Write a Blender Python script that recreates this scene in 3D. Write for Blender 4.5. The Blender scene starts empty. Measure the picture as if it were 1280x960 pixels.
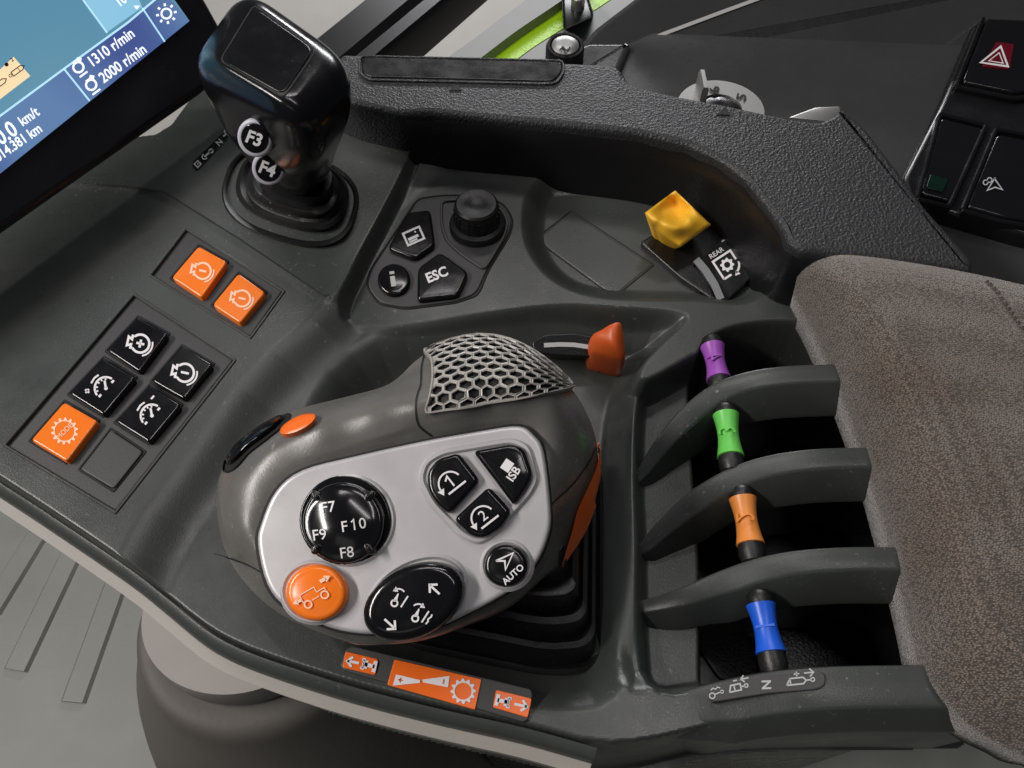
import bpy, bmesh, math, random
import numpy as np
from mathutils import Vector, Matrix
random.seed(7); np.random.seed(7)
V = Vector
scene = bpy.context.scene
col = scene.collection

# ------------------------------------------------------------------ camera
FPX = 961.0; PITCH = math.radians(58); DIST = 0.30
RIGHT = V((1, 0, 0)); FWD = V((0, math.cos(PITCH), -math.sin(PITCH))); UP = V((0, math.sin(PITCH), math.cos(PITCH)))
EYE = -FWD * DIST
cam = bpy.data.cameras.new('camera'); camo = bpy.data.objects.new('camera', cam); col.objects.link(camo)
cam.sensor_width = 36; cam.lens = 36 * FPX / 1280; cam.clip_start = 0.01; cam.clip_end = 50
camo.location = EYE; camo.rotation_euler = (math.pi / 2 - PITCH, 0, 0)
scene.camera = camo
# ------------------------------------------------------------------ light
world = bpy.data.worlds.new('World'); scene.world = world; world.use_nodes = True
bg = world.node_tree.nodes['Background']; bg.inputs[0].default_value = (0.80, 0.88, 1.0, 1); bg.inputs[1].default_value = 0.036
def area_lamp(name, loc, tgt, sx, sy, power, colr):
    l = bpy.data.lights.new(name, 'AREA'); l.shape = 'RECTANGLE'; l.size = sx; l.size_y = sy; l.energy = power; l.color = colr
    o = bpy.data.objects.new(name, l); col.objects.link(o); o.location = loc
    o.rotation_euler = (V(tgt) - V(loc)).to_track_quat('-Z', 'Y').to_euler()
area_lamp('hall_lamp_front', (-1.30, -0.16, 1.22), (0, 0, 0), 1.1, 0.14, 28, (1.0, 0.945, 0.905))
area_lamp('hall_lamp_ahead', (-0.25, 1.45, 2.25), (0.0, 0.1, 0), 1.5, 0.10, 12, (1.0, 0.95, 0.95))
area_lamp('ground_fill_lamp', (0.3, 4.3, 1.25), (0.1, 2.3, -1.4), 2.2, 0.5, 85, (0.98, 0.98, 1.0))  # added lamp with no visible source, brightens the ground outside
area_lamp('hall_lamp_overhead', (0.25, 0.22, 2.1), (0.05, 0.0, 0), 1.4, 0.07, 7, (1.0, 0.95, 0.95))
area_lamp('hall_lamp_door', (-0.45, -1.30, 1.25), (0, 0, 0), 0.8, 0.4, 0.5, (1.0, 0.95, 0.92))
scene.view_settings.view_transform = 'Standard'; scene.view_settings.look = 'None'
scene.view_settings.exposure = 0.0; scene.view_settings.gamma = 1.0
scene.view_settings.use_curve_mapping = False

# ------------------------------------------------------------------ pixel helpers
def ray(px, py):
    return FWD + RIGHT * ((px - 640) / FPX) + UP * (-(py - 480) / FPX)
def P(px, py, z=0.0):
    d = ray(px, py); return EYE + d * ((z - EYE.z) / d.z)
class Plane:
    def __init__(s, o, n): s.o = V(o); s.n = V(n).normalized()
    def map(s, px, py, off=0.0):
        d = ray(px, py); o = s.o + s.n * off
        return EYE + d * ((o - EYE).dot(s.n) / d.dot(s.n))
    def nrm(s, p): return s.n
def flat(z): return Plane((0, 0, z), (0, 0, 1))
class Facing(Plane):            # plane through a point on a pixel ray, leaning from the vertical towards the viewer
    pass
def chaikin(pts, n=2, closed=True):
    for _ in range(n):
        out = []; m = len(pts)
        for i in range(m if closed else m - 1):
            a = pts[i]; b = pts[(i + 1) % m]
            out.append((a[0] * .75 + b[0] * .25, a[1] * .75 + b[1] * .25)); out.append((a[0] * .25 + b[0] * .75, a[1] * .25 + b[1] * .75))
        if not closed: out = [pts[0]] + out + [pts[-1]]
        pts = out
    return pts
def fillet(pts, r, seg=5):
    out = []; m = len(pts)
    for i in range(m):
        p = np.array(pts[i][:2], float); a = np.array(pts[i - 1][:2], float); b = np.array(pts[(i + 1) % m][:2], float)
        la = np.linalg.norm(a - p); lb = np.linalg.norm(b - p); rr = min(r, la * .45, lb * .45)
        s = p + (a - p) / la * rr; e = p + (b - p) / lb * rr
        for k in range(seg + 1):
            t = k / seg; q = s * (1 - t) ** 2 + 2 * p * t * (1 - t) + e * t * t; out.append((q[0], q[1]))
    return out
def ellipse(cx, cy, rx, ry, rot=0, n=40):
    c, s = math.cos(math.radians(rot)), math.sin(math.radians(rot))
    return [(cx + rx * math.cos(t) * c - ry * math.sin(t) * s, cy + rx * math.cos(t) * s + ry * math.sin(t) * c) for t in [2 * math.pi * k / n for k in range(n)]]
def catmull(pts, n=6, closed=False):
    pts = [np.array(p, float) for p in pts]; m = len(pts); out = []
    for i in range(m if closed else m - 1):
        p0 = pts[i - 1] if (closed or i > 0) else pts[i]; p1 = pts[i]; p2 = pts[(i + 1) % m]
        p3 = pts[(i + 2) % m] if (closed or i + 2 < m) else pts[(i + 1) % m]
        for k in range(n):
            t = k / n
            out.append(tuple(.5 * ((2 * p1) + (-p0 + p2) * t + (2 * p0 - 5 * p1 + 4 * p2 - p3) * t * t + (-p0 + 3 * p1 - 3 * p2 + p3) * t ** 3)))
    if not closed: out.append(tuple(pts[-1]))
    return out

# ------------------------------------------------------------------ materials
def mat(name, colr, rough=.5, metal=0, bump=0, bscale=900, spec=.5, mottled=0, mscale=40, emit=0, coat=0, kind='noise', bdist=.0004, rvar=0, trans=0, dust=0):
    m = bpy.data.materials.new(name); m.use_nodes = True; nt = m.node_tree; b = nt.nodes['Principled BSDF']
    b.inputs['Base Color'].default_value = (*colr, 1); b.inputs['Roughness'].default_value = rough; b.inputs['Metallic'].default_value = metal
    b.inputs['Specular IOR Level'].default_value = spec
    if coat: b.inputs['Coat Weight'].default_value = coat; b.inputs['Coat Roughness'].default_value = .08
    if trans: b.inputs['Transmission Weight'].default_value = trans
    if emit: b.inputs['Emission Color'].default_value = (*colr, 1); b.inputs['Emission Strength'].default_value = emit
    tc = nt.nodes.new('ShaderNodeTexCoord')
    if mottled or rvar:
        n = nt.nodes.new('ShaderNodeTexNoise'); n.inputs['Scale'].default_value = mscale; n.inputs['Detail'].default_value = 6; n.inputs['Roughness'].default_value = .65
        nt.links.new(tc.outputs['Object'], n.inputs['Vector'])
        if mottled:
            mx = nt.nodes.new('ShaderNodeMix'); mx.data_type = 'RGBA'
            mx.inputs[6].default_value = (*[c * (1 - mottled) for c in colr], 1); mx.inputs[7].default_value = (*[min(1, c * (1 + mottled)) for c in colr], 1)
            nt.links.new(n.outputs['Fac'], mx.inputs[0]); nt.links.new(mx.outputs[2], b.inputs['Base Color'])
        if rvar:
            mr = nt.nodes.new('ShaderNodeMapRange'); mr.inputs[1].default_value = .3; mr.inputs[2].default_value = .7
            mr.inputs[3].default_value = max(.02, rough - rvar); mr.inputs[4].default_value = rough + rvar
            nt.links.new(n.outputs['Fac'], mr.inputs[0]); nt.links.new(mr.outputs[0], b.inputs['Roughness'])
    if dust:
        dn_ = nt.nodes.new('ShaderNodeTexNoise'); dn_.inputs['Scale'].default_value = 650; dn_.inputs['Detail'].default_value = 2
        d2_ = nt.nodes.new('ShaderNodeTexNoise'); d2_.inputs['Scale'].default_value = 22; d2_.inputs['Detail'].default_value = 4
        nt.links.new(tc.outputs['Object'], dn_.inputs['Vector']); nt.links.new(tc.outputs['Object'], d2_.inputs['Vector'])
        r1 = nt.nodes.new('ShaderNodeMapRange'); r1.inputs[1].default_value = .66; r1.inputs[2].default_value = .74; nt.links.new(dn_.outputs['Fac'], r1.inputs[0])
        r2 = nt.nodes.new('ShaderNodeMapRange'); r2.inputs[1].default_value = .45; r2.inputs[2].default_value = .75; r2.inputs[4].default_value = dust; nt.links.new(d2_.outputs['Fac'], r2.inputs[0])
        ml = nt.nodes.new('ShaderNodeMath'); ml.operation = 'MULTIPLY'; nt.links.new(r1.outputs[0], ml.inputs[0]); nt.links.new(r2.outputs[0], ml.inputs[1])
        dm = nt.nodes.new('ShaderNodeMix'); dm.data_type = 'RGBA'; dm.inputs[7].default_value = (.34, .32, .29, 1); nt.links.new(ml.outputs[0], dm.inputs[0])
        src = b.inputs['Base Color']
        if src.is_linked: fs_ = src.links[0].from_socket; nt.links.new(fs_, dm.inputs[6])
        else: dm.inputs[6].default_value = (*colr, 1)
        nt.links.new(dm.outputs[2], src)
    if bump:
        if kind == 'noise':
            t = nt.nodes.new('ShaderNodeTexNoise'); t.inputs['Scale'].default_value = bscale; t.inputs['Detail'].default_value = 3; o = t.outputs['Fac']
        else:
            t = nt.nodes.new('ShaderNodeTexVoronoi'); t.feature = 'SMOOTH_F1'; t.inputs['Scale'].default_value = bscale; o = t.outputs['Distance']
            dn = nt.nodes.new('ShaderNodeTexNoise'); dn.inputs['Scale'].default_value = bscale * .6
            vm = nt.nodes.new('ShaderNodeVectorMath'); vm.operation = 'MULTIPLY_ADD'
            nt.links.new(tc.outputs['Object'], dn.inputs['Vector']); nt.links.new(dn.outputs['Color'], vm.inputs[0]); vm.inputs[1].default_value = (.9 / bscale * 1.6,) * 3
            nt.links.new(tc.outputs['Object'], vm.inputs[2]); nt.links.new(vm.outputs[0], t.inputs['Vector'])
        if kind == 'noise': nt.links.new(tc.outputs['Object'], t.inputs['Vector'])
        bp = nt.nodes.new('ShaderNodeBump'); bp.inputs['Strength'].default_value = bump; bp.inputs['Distance'].default_value = bdist
        nt.links.new(o, bp.inputs['Height']); nt.links.new(bp.outputs[0], b.inputs['Normal'])
    return m
M = {}
M['shell'] = mat('console plastic', (.0455, .0510, .0475), .33, bump=.3, bscale=1700, mottled=.12, mscale=30, rvar=.09, bdist=.0002, dust=.5)
M['plate'] = mat('switch plate plastic', (.043, .043, .044), .5, bump=.3, bscale=1500, bdist=.0002, mottled=.08)
M['rail'] = mat('pebbled trim', (.022, .023, .025), .46, bump=.6, bscale=1000, spec=.42, kind='vor', bdist=.0007, mottled=.2, mscale=60)
M['liner'] = mat('black liner and slot shade', (.008, .008, .009), .32, bump=.3, bscale=900)  # also used as painted shade inside the lever slots
M['gloss'] = mat('gloss black', (.006, .006, .007), .16, rvar=.06, mscale=60)
M['satin'] = mat('satin black', (.007, .007, .008), .27, bump=.12, bscale=900, rvar=.08, mscale=70)
M['rubber'] = mat('black rubber', (.009, .009, .0095), .42, bump=.25, bscale=1200, rvar=.1, mscale=50, dust=.5)
M['dark'] = mat('dark gap', (.004, .004, .004), .7)
M['grip'] = mat('grip soft plastic', (.122, .119, .111), .31, bump=.2, bscale=1500, mottled=.14, mscale=60, rvar=.1, bdist=.0002, dust=.9)
M['grip2'] = mat('grip lower plastic', (.075, .072, .066), .42, bump=.15, bscale=900, mottled=.1)
M['hex'] = mat('grille plastic', (.36, .345, .32), .36, metal=.0, mottled=.12, mscale=120, rvar=.08)
M['silver'] = mat('silver paint', (.52, .51, .52), .36, metal=.3, bump=.12, bscale=2500, mottled=.05, mscale=50, bdist=.0001, rvar=.05)
M['orange'] = mat('orange plastic', (.90, .155, .012), .32, mottled=.07, mscale=80, bump=.08, bscale=700)
M['orangeb'] = mat('orange button', (.95, .20, .015), .22, mottled=.08, mscale=70)
M['red'] = mat('red orange plastic', (.52, .085, .014), .42, mottled=.1, mscale=90, bump=.15, bscale=900)
M['yellow'] = mat('yellow plastic', (.86, .47, .03), .4, mottled=.09, mscale=90, bump=.15, bscale=900)
M['purple'] = mat('purple plastic', (.29, .07, .40), .38, mottled=.08, mscale=120, bump=.1)
M['green'] = mat('green plastic', (.13, .55, .09), .38, mottled=.08, mscale=120, bump=.1)
M['amber'] = mat('amber plastic', (.72, .25, .05), .38, mottled=.08, mscale=120, bump=.1)
M['blue'] = mat('blue plastic', (.012, .10, .62), .34, mottled=.08, mscale=120, bump=.1)
M['white'] = mat('white print', (.78, .76, .78), .5)
M['lgrey'] = mat('grey print', (.42, .43, .43), .5)
M['dgrey'] = mat('dim grey print', (.20, .21, .22), .5)
M['peach'] = mat('pale print on orange', (1.0, .62, .42), .5)
M['ring'] = mat('pale button ring', (.55, .55, .62), .4)
M['beige'] = mat('beige trim', (.33, .31, .28), .5, mottled=.05, bump=.15, bscale=900)
M['bezel'] = mat('display bezel', (.012, .011, .014), .28, rvar=.1, mscale=12)
M['sidep'] = mat('side trim plastic', (.045, .046, .047), .25, bump=.25, bscale=800, mottled=.15, mscale=12, rvar=.1)
M['metal'] = mat('satin metal', (.40, .40, .39), .38, metal=.8, mottled=.1, mscale=80)
M['steel'] = mat('painted frame', (.008, .008, .009), .3)
M['lime'] = mat('lime paint', (.42, .74, .012), .4, bump=.5, bscale=260, kind='vor', bdist=.002)
M['fgrey'] = mat('grey fender', (.26, .27, .26), .5, mottled=.08, mscale=6)
M['ground'] = mat('concrete', (.55, .53, .49), .8, mottled=.16, mscale=3.2, bump=.2, bscale=60)
M['floor'] = mat('rubber mat', (.17, .176, .158), .5, mottled=.4, mscale=9, bump=.3, bscale=220, rvar=.1)
M['pedl'] = mat('pedestal plastic', (.33, .31, .285), .5, mottled=.1)
M['pedd'] = mat('pedestal cover', (.10, .092, .082), .6, mottled=.15, mscale=14, bump=.3, bscale=300)
M['redglass'] = mat('red lens', (.13, .004, .012), .2)
M['greenglass'] = mat('dim green lens', (.003, .016, .010), .2)
M['seal'] = mat('pale seal', (.5, .5, .49), .45)
M['matte'] = mat('matte black', (.006, .006, .0065), .42, bump=.1, bscale=1500, spec=.3, rvar=.08)
M['headgloss'] = mat('worn gloss black', (.006, .006, .007), .2, bump=.06, bscale=900, rvar=.08, mscale=45, dust=.4)
# knitted pad fabric
def fabric():
    m = bpy.data.materials.new('knit fabric'); m.use_nodes = True; nt = m.node_tree; b = nt.nodes['Principled BSDF']; L = nt.links
    tc = nt.nodes.new('ShaderNodeTexCoord')
    mp = nt.nodes.new('ShaderNodeMapping'); mp.inputs['Scale'].default_value = (1.0, 1.65, 1.0); mp.inputs['Rotation'].default_value = (0, 0, .25); L.new(tc.outputs['Object'], mp.inputs['Vector'])
    v = nt.nodes.new('ShaderNodeTexVoronoi'); v.inputs['Scale'].default_value = 1250; v.inputs['Randomness'].default_value = .7; L.new(mp.outputs[0], v.inputs['Vector'])
    n = nt.nodes.new('ShaderNodeTexNoise'); n.inputs['Scale'].default_value = 28; n.inputs['Detail'].default_value = 7; L.new(tc.outputs['Object'], n.inputs['Vector'])
    f = nt.nodes.new('ShaderNodeTexNoise'); f.inputs['Scale'].default_value = 1500; L.new(mp.outputs[0], f.inputs['Vector'])
    r = nt.nodes.new('ShaderNodeValToRGB'); e = r.color_ramp.elements
    e[0].position = .1; e[0].color = (.27, .235, .205, 1); e[1].position = .62; e[1].color = (.062, .051, .043, 1)
    L.new(v.outputs['Distance'], r.inputs[0])
    hs = nt.nodes.new('ShaderNodeMix'); hs.data_type = 'RGBA'; hs.blend_type = 'MULTIPLY'; hs.inputs[0].default_value = .75
    L.new(r.outputs[0], hs.inputs[6])
    r2 = nt.nodes.new('ShaderNodeValToRGB'); r2.color_ramp.elements[0].color = (.62, .51, .43, 1); r2.color_ramp.elements[1].color = (1, 1, 1, 1)
    r2.color_ramp.elements[0].position = .3; r2.color_ramp.elements[1].position = .66
    L.new(n.outputs['Fac'], r2.inputs[0]); L.new(r2.outputs[0], hs.inputs[7])
    h2 = nt.nodes.new('ShaderNodeMix'); h2.data_type = 'RGBA'; h2.blend_type = 'MULTIPLY'; h2.inputs[0].default_value = .3
    vc = nt.nodes.new('ShaderNodeValToRGB'); vc.color_ramp.elements[0].color = (.6, .57, .53, 1); vc.color_ramp.elements[1].color = (1.5, 1.4, 1.3, 1)
    L.new(v.outputs['Color'], vc.inputs[0]); L.new(hs.outputs[2], h2.inputs[6]); L.new(vc.outputs[0], h2.inputs[7])
    L.new(h2.outputs[2], b.inputs['Base Color'])
    b.inputs['Roughness'].default_value = .9; b.inputs['Sheen Weight'].default_value = .35; b.inputs['Sheen Roughness'].default_value = .4
    mm = nt.nodes.new('ShaderNodeMath'); mm.operation = 'MULTIPLY_ADD'; L.new(v.outputs['Distance'], mm.inputs[0]); mm.inputs[1].default_value = -1.0; L.new(f.outputs['Fac'], mm.inputs[2])
    bp = nt.nodes.new('ShaderNodeBump'); bp.inputs['Strength'].default_value = .55; bp.inputs['Distance'].default_value = .0008; L.new(mm.outputs[0], bp.inputs['Height']); L.new(bp.outputs[0], b.inputs['Normal'])
    return m
M['fabric'] = fabric()

# ------------------------------------------------------------------ object helpers
def thing(name, label, cat, loc, group=None):
    o = bpy.data.objects.new(name, None); col.objects.link(o); o.location = loc; o.empty_display_size = .01
    o['label'] = label; o['category'] = cat
    if group: o['group'] = group
    return o
def obj(name, verts, faces, m, parent=None, sharp=35, label=None, flatshade=False, mats=None, fmat=None):
    me = bpy.data.meshes.new(name); me.from_pydata([tuple(v) for v in verts], [], faces)
    bm = bmesh.new(); bm.from_mesh(me); bmesh.ops.recalc_face_normals(bm, faces=bm.faces); bm.to_mesh(me); bm.free()
    if mats: [me.materials.append(M[k]) for k in mats]
    else: me.materials.append(M[m])
    if fmat is not None: me.polygons.foreach_set('material_index', fmat)
    if not flatshade:
        me.polygons.foreach_set('use_smooth', [True] * len(me.polygons))
        if sharp: me.set_sharp_from_angle(angle=math.radians(sharp))
    me.update()
    o = bpy.data.objects.new(name, me); col.objects.link(o)
    if parent:
        o.parent = parent
        if parent.parent is None: o.matrix_parent_inverse = Matrix.Translation(-parent.location)
    if label: o['label'] = label
    return o
def ring_inset(pts, nrm, d):
    out = []; m = len(pts)
    ctr = sum(pts, V((0, 0, 0))) / m
    area = sum(((pts[i] - ctr).cross(pts[(i + 1) % m] - ctr)).dot(nrm) for i in range(m)); sg = 1 if area > 0 else -1
    for i in range(m):
        t = (pts[(i + 1) % m] - pts[i - 1])
        if t.length < 1e-9: out.append(pts[i].copy()); continue
        out.append(pts[i] + nrm.cross(t.normalized()) * d * sg)
    return out
def loft(rings, cap_top=True, cap_bot=False):
    n = len(rings[0]); vs = [p for r in rings for p in r]; fs = []
    for k in range(len(rings) - 1):
        for i in range(n):
            j = (i + 1) % n; fs.append((k * n + i, k * n + j, (k + 1) * n + j, (k + 1) * n + i))
    if cap_top: fs.append(tuple((len(rings) - 1) * n + i for i in range(n)))
    if cap_bot: fs.append(tuple(range(n)))
    return vs, fs
def prism(name, outline, surf, top, bot, m, parent=None, bevel=.0008, r=6, dome=0, label=None, sharp=35, dish=0, seg=5):
    pts = fillet(outline, r, seg) if r else outline
    T = [surf.map(p[0], p[1], top) for p in pts]; n = surf.n
    dz = lambda ring, d: [p + n * d for p in ring]
    rings = [dz(T, bot - top), dz(T, -bevel)]
    for k in (1, 2, 3):
        a = k / 3 * math.pi / 2
        rings.append(dz(ring_inset(T, n, bevel * (1 - math.cos(a))), -bevel * (1 - math.sin(a))))
    cc_ = sum(T, V((0, 0, 0))) / len(T); cc_ = cc_ - n * (cc_ - T[0]).dot(n); rings.append([p + (cc_ - p) * .012 for p in rings[-1]])
    if dome:
        c = sum(T, V((0, 0, 0))) / len(T); base = rings[-1]
        for s in (.85, .65, .45, .25, .1): rings.append([c + (p - c) * s + n * (dome * (1 - s * s)) for p in base])
    vs, fs = loft(rings, True, True)
    return obj(name, vs, fs, m, parent, sharp, label)
def frame(name, outline, surf, width, top, bot, m, parent=None, r=4, label=None, rnd=.25):
    pts = fillet(outline, r) if r else outline; T = [surf.map(p[0], p[1], top) for p in pts]; n = surf.n
    I = ring_inset(T, n, width); dz = lambda R_, d: [p + n * d for p in R_]
    b = width * rnd
    rings = [dz(T, bot - top), dz(T, -b), ring_inset(T, n, b), ring_inset(T, n, width - b), dz(I, -b), dz(I, bot - top)]
    vs, fs = loft(rings, False, False)
    return obj(name, vs, fs, m, parent, 30, label)
def lathe(name, prof, base, axis, m, parent=None, seg=48, xref=None, label=None, sharp=35, sx=1, sy=1):
    axis = V(axis).normalized(); x = V(xref) if xref else (V((1, 0, 0)) if abs(axis.x) < .9 else V((0, 1, 0)))
    x = (x - axis * x.dot(axis)).normalized(); y = axis.cross(x)
    rings = [[V(base) + axis * h + x * (r * sx * math.cos(2 * math.pi * k / seg)) + y * (r * sy * math.sin(2 * math.pi * k / seg)) for k in range(seg)] for r, h in prof]
    vs, fs = loft(rings, True, True); return obj(name, vs, fs, m, parent, sharp, label)
def tube(pts, rad, seg=10):
    vs, fs = [], []; rings = []
    for i, p in enumerate(pts):
        t = (pts[min(i + 1, len(pts) - 1)] - pts[max(i - 1, 0)]).normalized()
        x = t.orthogonal().normalized() if i == 0 else (rings_x - t * rings_x.dot(t)).normalized()
        rings_x = x; y = t.cross(x)
        rings.append([p + x * rad * math.cos(2 * math.pi * k / seg) + y * rad * math.sin(2 * math.pi * k / seg) for k in range(seg)])
    return loft(rings, True, True)
# flat print: strokes, fills and lettering gathered in pixel space and laid on one surface
_tcache = {}
def text2d(s, bold=0.0):
    k = (s, bold)
    if k not in _tcache:
        c = bpy.data.curves.new('t', 'FONT'); c.body = s; c.size = 1; c.align_x = 'CENTER'; c.align_y = 'CENTER'; c.offset = bold; c.resolution_u = 3
        o = bpy.data.objects.new('t', c); col.objects.link(o); bpy.context.view_layer.update()
        me = bpy.data.meshes.new_from_object(o.evaluated_get(bpy.context.evaluated_depsgraph_get()))
        vs = [(v.co.x, v.co.y) for v in me.vertices]; fs = [tuple(p.vertices) for p in me.polygons]
        bpy.data.objects.remove(o); bpy.data.curves.remove(c); bpy.data.meshes.remove(me)
        cx = (min(v[0] for v in vs) + max(v[0] for v in vs)) / 2; cy = (min(v[1] for v in vs) + max(v[1] for v in vs)) / 2
        _tcache[k] = ([(a - cx, b - cy) for a, b in vs], fs)
    return _tcache[k]
class Print:
    def __init__(s, surf, off=.00012): s.v = []; s.f = []; s.surf = surf; s.off = off; s.X = (0, 0, 1, 0)
    def at(s, cx, cy, sc=1, rot=0): s.X = (cx, cy, sc, math.radians(rot)); return s     # local frame: x right, y up, rot CCW in picture
    def _t(s, p):
        cx, cy, sc, a = s.X; x, y = p[0] * sc, p[1] * sc
        return (cx + x * math.cos(a) - y * math.sin(a), cy - (x * math.sin(a) + y * math.cos(a)))
    def _add(s, pts, faces):
        b = len(s.v); s.v += [s._t(p) for p in pts]; s.f += [tuple(b + i for i in f) for f in faces]
    def fill(s, pts): s._add(pts, [tuple(range(len(pts)))]); return s
    def line(s, pts, w, closed=False):
        n = len(pts); L = []; R = []
        for i in range(n):
            a = np.array(pts[i - 1] if (i > 0 or closed) else pts[i], float); b = np.array(pts[(i + 1) % n] if (i < n - 1 or closed) else pts[i], float); p = np.array(pts[i], float)
            d1 = p - a; d2 = b - p; d1 = d1 / (np.linalg.norm(d1) + 1e-9); d2 = d2 / (np.linalg.norm(d2) + 1e-9); t = d1 + d2; t = t / (np.linalg.norm(t) + 1e-9)
            nn = np.array([-t[1], t[0]]); cc = max(.5, abs(np.dot(nn, np.array([-d2[1], d2[0]])))) if i < n - 1 or closed else 1
            if i == 0 and not closed: cc = 1
            L.append(p + nn * w / 2 / cc); R.append(p - nn * w / 2 / cc)
        fs = [(i, (i + 1) % n, n + (i + 1) % n, n + i) for i in range(n if closed else n - 1)]
        s._add(L + R, fs); return s
    def arc(s, cx, cy, r, a0, a1, w, n=20): return s.line([(cx + r * math.cos(math.radians(a0 + (a1 - a0) * k / n)), cy + r * math.sin(math.radians(a0 + (a1 - a0) * k / n))) for k in range(n + 1)], w)
    def disc(s, cx, cy, r, n=20): return s.fill([(cx + r * math.cos(2 * math.pi * k / n), cy + r * math.sin(2 * math.pi * k / n)) for k in range(n)])
    def arrow(s, x, y, ang, L, w): # open arrow head + shaft, tip at (x,y)
        c, q = math.cos(math.radians(ang)), math.sin(math.radians(ang)); T = lambda a, b: (x + a * c - b * q, y + a * q + b * c)
        s.line([T(-L, 0), T(0, 0)], w); s.line([T(-L * .42, L * .42), T(0, 0), T(-L * .42, -L * .42)], w); return s
    def head(s, x, y, ang, L):
        c, q = math.cos(math.radians(ang)), math.sin(math.radians(ang)); T = lambda a, b: (x + a * c - b * q, y + a * q + b * c)
        return s.fill([T(0, 0), T(-L, L * .6), T(-L, -L * .6)])
    def gear(s, cx, cy, r, teeth, w):
        pts = []
        for k in range(teeth * 4):
            rr = r * (1.0 if k % 4 in (1, 2) else .80); a = 2 * math.pi * k / (teeth * 4); pts.append((cx + rr * math.cos(a), cy + rr * math.sin(a)))
        n = len(pts); inner = [(cx + (r * .8 - w) * math.cos(2 * math.pi * k / n), cy + (r * .8 - w) * math.sin(2 * math.pi * k / n)) for k in range(n)]
        s._add(pts + inner, [(i, (i + 1) % n, n + (i + 1) % n, n + i) for i in range(n)]); return s
    def text(s, t, cx, cy, size, rot=0, bold=.012, sx=1):
        vs, fs = text2d(t, bold); a = math.radians(rot)
        s._add([(cx + (x * sx * math.cos(a) - y * math.sin(a)) * size, cy + (x * sx * math.sin(a) + y * math.cos(a)) * size) for x, y in vs], fs); return s
    def build(s, name, m, parent, label=None):
        return obj(name, [s.surf.map(p[0], p[1], s.off) for p in s.v], s.f, m, parent, None, label, flatshade=True)

# ------------------------------------------------------------------ console height field
def sdf(poly, X, Y):
    d = np.full(X.shape, 1e9); ins = np.zeros(X.shape, bool); n = len(poly)
    for i in range(n):
        ax, ay = poly[i][0], poly[i][1]; bx, by = poly[(i + 1) % n][0], poly[(i + 1) % n][1]
        ex, ey = bx - ax, by - ay; t = np.clip(((X - ax) * ex + (Y - ay) * ey) / (ex * ex + ey * ey + 1e-18), 0, 1)
        d = np.minimum(d, (X - ax - t * ex) ** 2 + (Y - ay - t * ey) ** 2)
        if ay != by:
            c = ((ay > Y) != (by > Y)) & (X < (bx - ax) * (Y - ay) / (by - ay) + ax); ins ^= c
    d = np.sqrt(d); return np.where(ins, d, -d)
def wp(px_pts, z, smooth=0):
    if smooth: px_pts = chaikin(px_pts, smooth)
    return [(lambda q: (q.x, q.y))(P(a, b, z)) for a, b in px_pts]
def sstep(t): t = np.clip(t, 0, 1); return t * t * (3 - 2 * t)
STEP = .00055
gx = np.arange(-.262, .262, STEP); gy = np.arange(-.150, .245, STEP)
GX, GY = np.meshgrid(gx, gy)
def mask(pts, z, w, a=.5, sm=2): return sstep((sdf(wp(pts, z, sm), GX, GY) + w * a) / w)
Z_L = .008; Z_LOW = 0.0; Z_WELL = -.018; Z_BLOCK = .001; Z_LP = .0086
outline = [(-120, 520), (0, 597), (60, 636), (155, 700), (200, 735), (245, 772), (278, 793), (320, 811), (400, 838), (470, 858), (560, 880), (660, 902), (750, 927), (810, 922), (870, 908), (930, 893), (1020, 884), (1180, 884), (1330, 880), (1330, 520), (1190, 420), (1080, 300), (1000, 215), (900, 165), (760, 125), (600, 105), (470, 100), (380, 95), (290, 98), (262, 112), (242, 136), (212, 178), (165, 184), (100, 170), (-120, 240)]
left_poly = [(-200, 480), (-60, 740), (118, 770), (166, 660), (240, 562), (318, 458), (412, 378), (440, 330), (300, 60), (-200, 60)]
lp_poly = [(60, 226), (150, 231), (204, 238), (300, 298), (404, 368), (414, 368), (430, 344), (480, 257), (526, 161), (528, 149), (500, 141), (420, 50), (60, 50)]
block_poly = [(431, 402), (470, 405), (520, 402), (600, 388), (700, 376), (760, 381), (848, 386), (868, 396), (835, 425), (800, 462), (805, 475), (840, 456), (870, 438), (905, 427), (960, 420), (1010, 424), (1060, 430), (1150, 300), (950, 60), (700, 60), (560, 120), (535, 195), (500, 265), (462, 335)]
well_poly = [(458, 450), (600, 420), (700, 400), (850, 400), (800, 470), (790, 600), (784, 690), (772, 770), (752, 850), (700, 858), (600, 845), (480, 812), (420, 740), (390, 640), (400, 540)]
tray_poly = [(652, 272), (660, 234), (690, 210), (830, 222), (910, 255), (955, 310), (968, 362), (930, 384), (880, 376), (800, 376), (735, 372), (688, 352), (658, 314)]
bank_poly = [(870, 452), (905, 430), (965, 422), (1020, 428), (1060, 440), (1300, 600), (1300, 880), (1180, 868), (1040, 850), (900, 858), (885, 860), (884, 820), (884, 700), (876, 600), (868, 500)]
ramp_poly = [(800, 470), (830, 462), (900, 430), (1000, 425), (1100, 480), (1160, 830), (1040, 845), (900, 856), (806, 872), (800, 780), (800, 680), (795, 580)]
Z = np.full(GX.shape, Z_LOW)
lm = mask(left_poly, Z_L, .020, .9, 1); Z = Z + (Z_L - Z) * lm
wm = mask(well_poly, -.006, .024, .45); Z = Z + (Z_WELL - Z) * wm
Z = Z + (-.006 - Z) * mask([(750, 470), (815, 465), (815, 800), (800, 870), (750, 800)], -.006, .010, .5) * (1 - wm)
Z = Z + (-.015 - Z) * mask(ramp_poly, -.004, .006, .3)
bm_ = mask(block_poly, Z_BLOCK, .0052, .97, 2); Z = Z + (Z_BLOCK - Z) * bm_
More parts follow.
